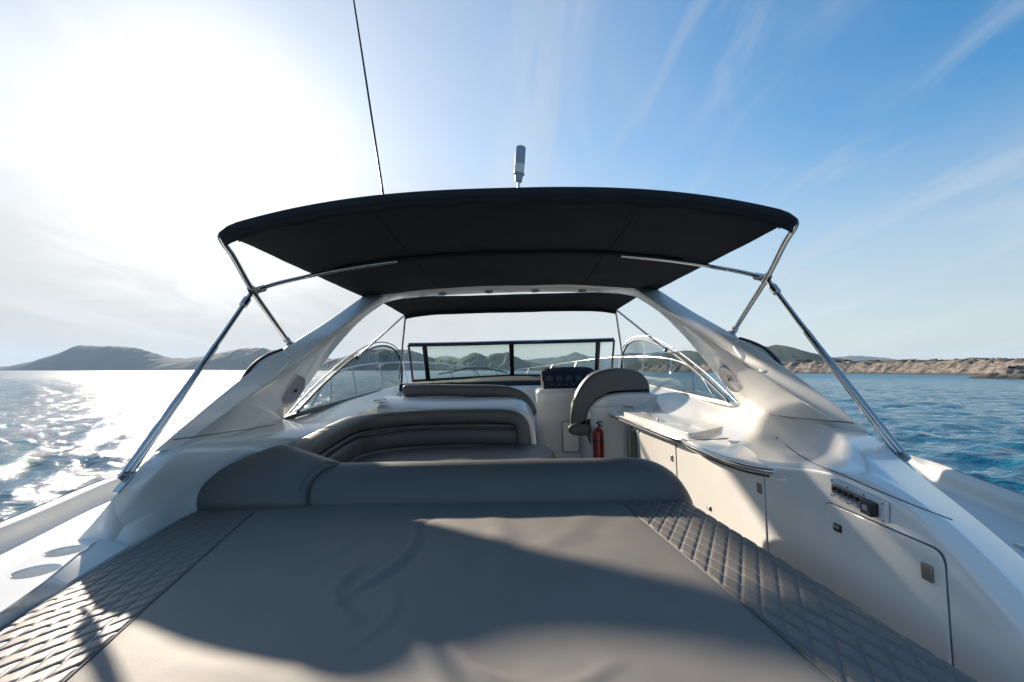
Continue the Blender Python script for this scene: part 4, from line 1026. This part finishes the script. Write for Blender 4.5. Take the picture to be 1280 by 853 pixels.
# pocket along the after edge
ed = [V(s * 1.262, 2.2 + (max(0, abs(s) - .93) ** 2) * 8, bim(s * 1.262, 2.2) - .012) for s in np.linspace(-1, 1, 60)]
tube('edge_pocket', ed, .024, CANV, can, 10)
fl_ = [[p + V(0, -.018, .01), p + V(0, -.006, -.022), p + V(0, .012, -.045 - .006 * math.sin(i * .9))] for i, p in enumerate(ed)]
loft('valance', fl_, CANV, can, solid=.004)
tube('bow_sleeve', [V(s * 1.1, 3.22, bim(s * 1.1, 3.22) - .014) for s in np.linspace(-1, 1, 40)], .018, CANV, can, 8)
for xs_ in (-.62, .62):
    tube('stitch_line', [V(xs_ * (1 + .0 * y), y, bim(xs_, y) - .0045) for y in np.linspace(2.24, 4.36, 30)], .003, CANV, can, 6)
for sx in (-1, 1):
    fl = (lambda p: p) if sx < 0 else mx
    top = P(276, 285, 2.25); foot = P(362, 430, 3.34)
    mid = P(316, 364, 2.76)
    main = cr([top + V(.09, .0, -.012), top + V(.03, .0, -.014), top + V(.0, .0, -.04), lerp(top, mid, .35) + V(-.005, 0, -.012), mid, lerp(mid, foot, .5), foot], 6)
    mb = tube('main_bow', [fl(p) for p in main], .0145, STEEL, BA, 12)
    def und(x, y): return V(x, y, bim(x, y) - .026)
    ee = V(-1.275, 3.17, bim(1.262, 3.17) - .034)
    b2 = cr([mid + V(0, 0, .003), lerp(mid, ee, .5) + V(0, 0, .006), ee, und(-1.18, 3.20), und(-1.05, 3.21), und(-.88, 3.22), und(-.71, 3.22)], 6)
    f2 = ee
    tube('second_bow', [fl(p) for p in b2], .0125, STEEL, BA, 12)
    foot2 = P(156, 600, 2.06)
    stx = [fl(mid), fl(lerp(mid, foot2, .30)), fl(foot2 + V(0, 0, .03))]
    stt = tube('strut', stx, .0125, STEEL, BA, 12)
    q = fl(lerp(mid, foot2, .38)); dr = (fl(foot2) - fl(mid)).normalized()
    tube('strut_sleeve', [fl(lerp(mid, foot2, .36)), fl(lerp(mid, foot2, .97))], .0155, STEEL, stt, 12)
    # joint fittings
    def fitting(p, dvec, r=.021, l=.05):
        dvec = dvec.normalized(); tube('joint', [p - dvec * l / 2, p + dvec * l / 2], r, STEEL, BA, 12)
    fitting(fl(mid), fl(foot) - fl(mid), .020, .06)
    fitting(fl(lerp(mid, f2, .13)), fl(f2) - fl(mid), .021, .05)
    fitting(fl(lerp(mid, foot2, .08)), fl(foot2) - fl(mid), .021, .05)
    fitting(fl(lerp(foot, mid, .05)), fl(foot) - fl(mid), .020, .06)
    revolve('knob', [(.012, 0), (.014, .012), (.009, .02), (0, .022)], fl(mid) + V(0, -.015, 0), (0, -1, 0), BLK, BA, 12)
    # hinged foot plates
    fp = fl(foot2); al = (fl(P(180, 575, 2.18)) - fl(P(140, 622, 2.06))).normalized()
    rot = al.to_track_quat('X', 'Z').to_matrix()
    pl = box('foot_plate', fp + V(0, 0, -.008), (.10, .036, .010), STEEL, BA, rot, .003)
    box('foot_lug', fp + V(0, 0, .014), (.045, .012, .045), STEEL, pl, rot, .003)
    revolve('pin', [(.007, -.018), (.007, .018), (0, .019)], fp + V(0, 0, .02), rot @ V(0, 1, 0), DARKM, pl, 10)
    pf = fl(foot); box('foot_plate', pf + V(0, 0, -.012), (.07, .034, .010), STEEL, BA, rot, .003)
    # zip pull hanging from the corner
    zp = fl(P(298, 297, 2.34)); tube('zip_pull', [zp + V(0, 0, .04), zp, zp + V(.004, 0, -.022)], .004, STEEL, BA, 6)

BF = thing('bimini_top', 'short black canvas sunshade between the arch and the windscreen', 'awning', (0, 5.2, -.1))
rows = []
for i in range(22):
    y = 4.72 + (5.68 - 4.72) * i / 21; f = i / 21; r = []
    for s in np.linspace(-1, 1, 41):
        k = abs(s); hw = lerp(1.22, 1.175, f)
        z = lerp(.70, .685, f) - .03 * k ** 6 * (f ** .5) - .015 * k ** 8 + .03 * math.sin(f * math.pi) * (1 - k * k)
        if i == 21: z -= .012
        r.append(V(s * hw, y, z + .003 * fbm(s * 4, y * 3, .4, 3)))
    rows.append(r)
can2 = loft('canopy', rows, CANV, BF, sharp=180, solid=.006)
tube('edge_pocket', [p + V(0, .005, -.012) for p in rows[-1]], .020, CANV, can2, 10)
for sx in (-1, 1):
    fl = (lambda p: p) if sx < 0 else mx
    a = P(507, 393, 5.68)
    bow = cr([a, P(508.5, 384, 5.52), P(516, 376, 5.42), P(532, 372, 5.38), P(556, 370, 5.36)], 5)
    tube('bow', [fl(p) for p in bow], .011, STEEL, BF, 10)
    tube('stay', [fl(a), fl(P(447, 446, 5.58))], .011, STEEL, BF, 10)
    tube('post', [fl(a), fl(lerp(a, P(499, 474, 6.85), .5)), fl(P(499, 474, 6.85))], .011, STEEL if sx > 0 else DARKM, BF, 10)
    revolve('joint', [(.018, -.02), (.018, .02), (0, .021)], fl(a), (0, .2, 1), STEEL, BF, 12)
    revolve('stay_foot', [(.026, -.012), (.026, .014), (.015, .022), (0, .023)], fl(P(446, 447, 5.60)), (sx * -.6, 0, .6), BLK, BF, 14)

# ================================================================== ANTENNA, LIGHT, RAILS, CLEATS
wa0 = V(-1.02, 4.60, .72); wtop = P(443.5, -8, 4.60)
wd_ = (wtop - wa0); 
AN = thing('whip_antenna', 'tall thin black whip antenna leaning to port above the arch', 'antenna', wa0)
tube('whip', [wa0 + wd_ * t_ + V(-.02 * t_ * t_, 0, 0) for t_ in np.linspace(0, 1.35, 14)], list(np.linspace(.0135, .006, 14)), BLK, AN, 8)
revolve('antenna_base', [(.03, 0), (.03, .05), (.02, .12), (.016, .16)], wa0, wd_, WHP, AN, 14)
nl = P(650, 236, 4.5); nb = V(nl.x - .01, 4.5, .80)
NL = thing('navigation_light', 'grey all-round navigation light on a slim stalk above the bimini', 'navigation light', nb)
n0, n1 = P(648, 228, 4.5), P(651, 184, 4.5); nd = (n1 - n0)
tube('stalk', [nb, n0], .013, STEEL, NL, 10)
nh = nd.length
revolve('lamp_housing', [(.030, 0), (.034, nh * .04), (.040, nh * .20), (.052, nh * .215), (.050, nh * .245), (.044, nh * .25)], n0, nd, GREYP, NL, 20)
revolve('lens', [(.044, nh * .25), (.046, nh * .27), (.046, nh * .48), (.044, nh * .5)], n0, nd, LENS, NL, 20)
revolve('lamp_cap', [(.046, nh * .5), (.047, nh * .52), (.047, nh * .96), (.040, nh), (0, nh * 1.01)], n0, nd, GREYP, NL, 20)

BR = thing('bow_rail', 'stainless steel bow rail with raked stanchions round the foredeck', 'rail', (0, 10, -.45))
rp = [V(2.42, 6.2, -.36), V(2.42, 6.6, -.12), V(2.42, 7.15, .03), V(2.36, 8.0, .135), V(2.16, 9.1, .185), V(1.92, 10.1, .20), V(1.62, 11.3, .18), V(1.0, 12.6, .10), V(.45, 13.4, .04), V(.12, 13.8, .0)]
rs = cr(rp, 8)
for sx in (-1, 1):
    tube('top_rail', [V(sx * p.x, p.y, p.z) for p in rs], .0155, STEEL, BR, 10)
    for yq in (6.9, 7.7, 8.65, 9.6, 10.6, 11.6, 12.6, 13.4):
        p = min(rs, key=lambda q: abs(q.y - yq))
        y2 = p.y + .12; xg = np.interp(y2, [g[0] for g in gun], [g[1] for g in gun]) - .06; zg = np.interp(y2, [g[0] for g in gun], [g[2] for g in gun])
        tube('stanchion', [V(sx * p.x, p.y, p.z), V(sx * max(xg, .05), p.y - .10, zg - .03)], .0125, STEEL, BR, 8)
tube('pulpit_bar', [V(-.12, 13.8, .0), V(0, 13.88, .0), V(.12, 13.8, .0)], .0155, STEEL, BR, 8)

def cleat(c, ang, label):
    t = thing('mooring_cleat', label, 'cleat', c)
    M = Matrix.Rotation(ang, 3, 'Z'); c = Vector(c)
    tube('horn', [c + M @ V(0, s * .13, .045 + .012 * abs(s) ** 2) for s in (-1, -.7, -.3, 0, .3, .7, 1)], [.008, .013, .016, .017, .016, .013, .008], STEEL, t, 10)
    for s in (-.04, .04): tube('cleat_leg', [c + M @ V(0, s, -.01), c + M @ V(0, s, .045)], .012, STEEL, t, 10)
cleat((-2.215, 2.10, -.625), R(-8), 'small steel mooring cleat on the port gunwale')
cleat((1.78, 1.72, -.715), R(8), 'small steel mooring cleat on the starboard side deck')
# stray fittings on the coaming
for p in (P(1082, 545.5, 2.58), P(1018, 533, 2.95)):
    pass
for o in list(COL.objects):
    if o.type == 'EMPTY' and not o.children: bpy.data.objects.remove(o)
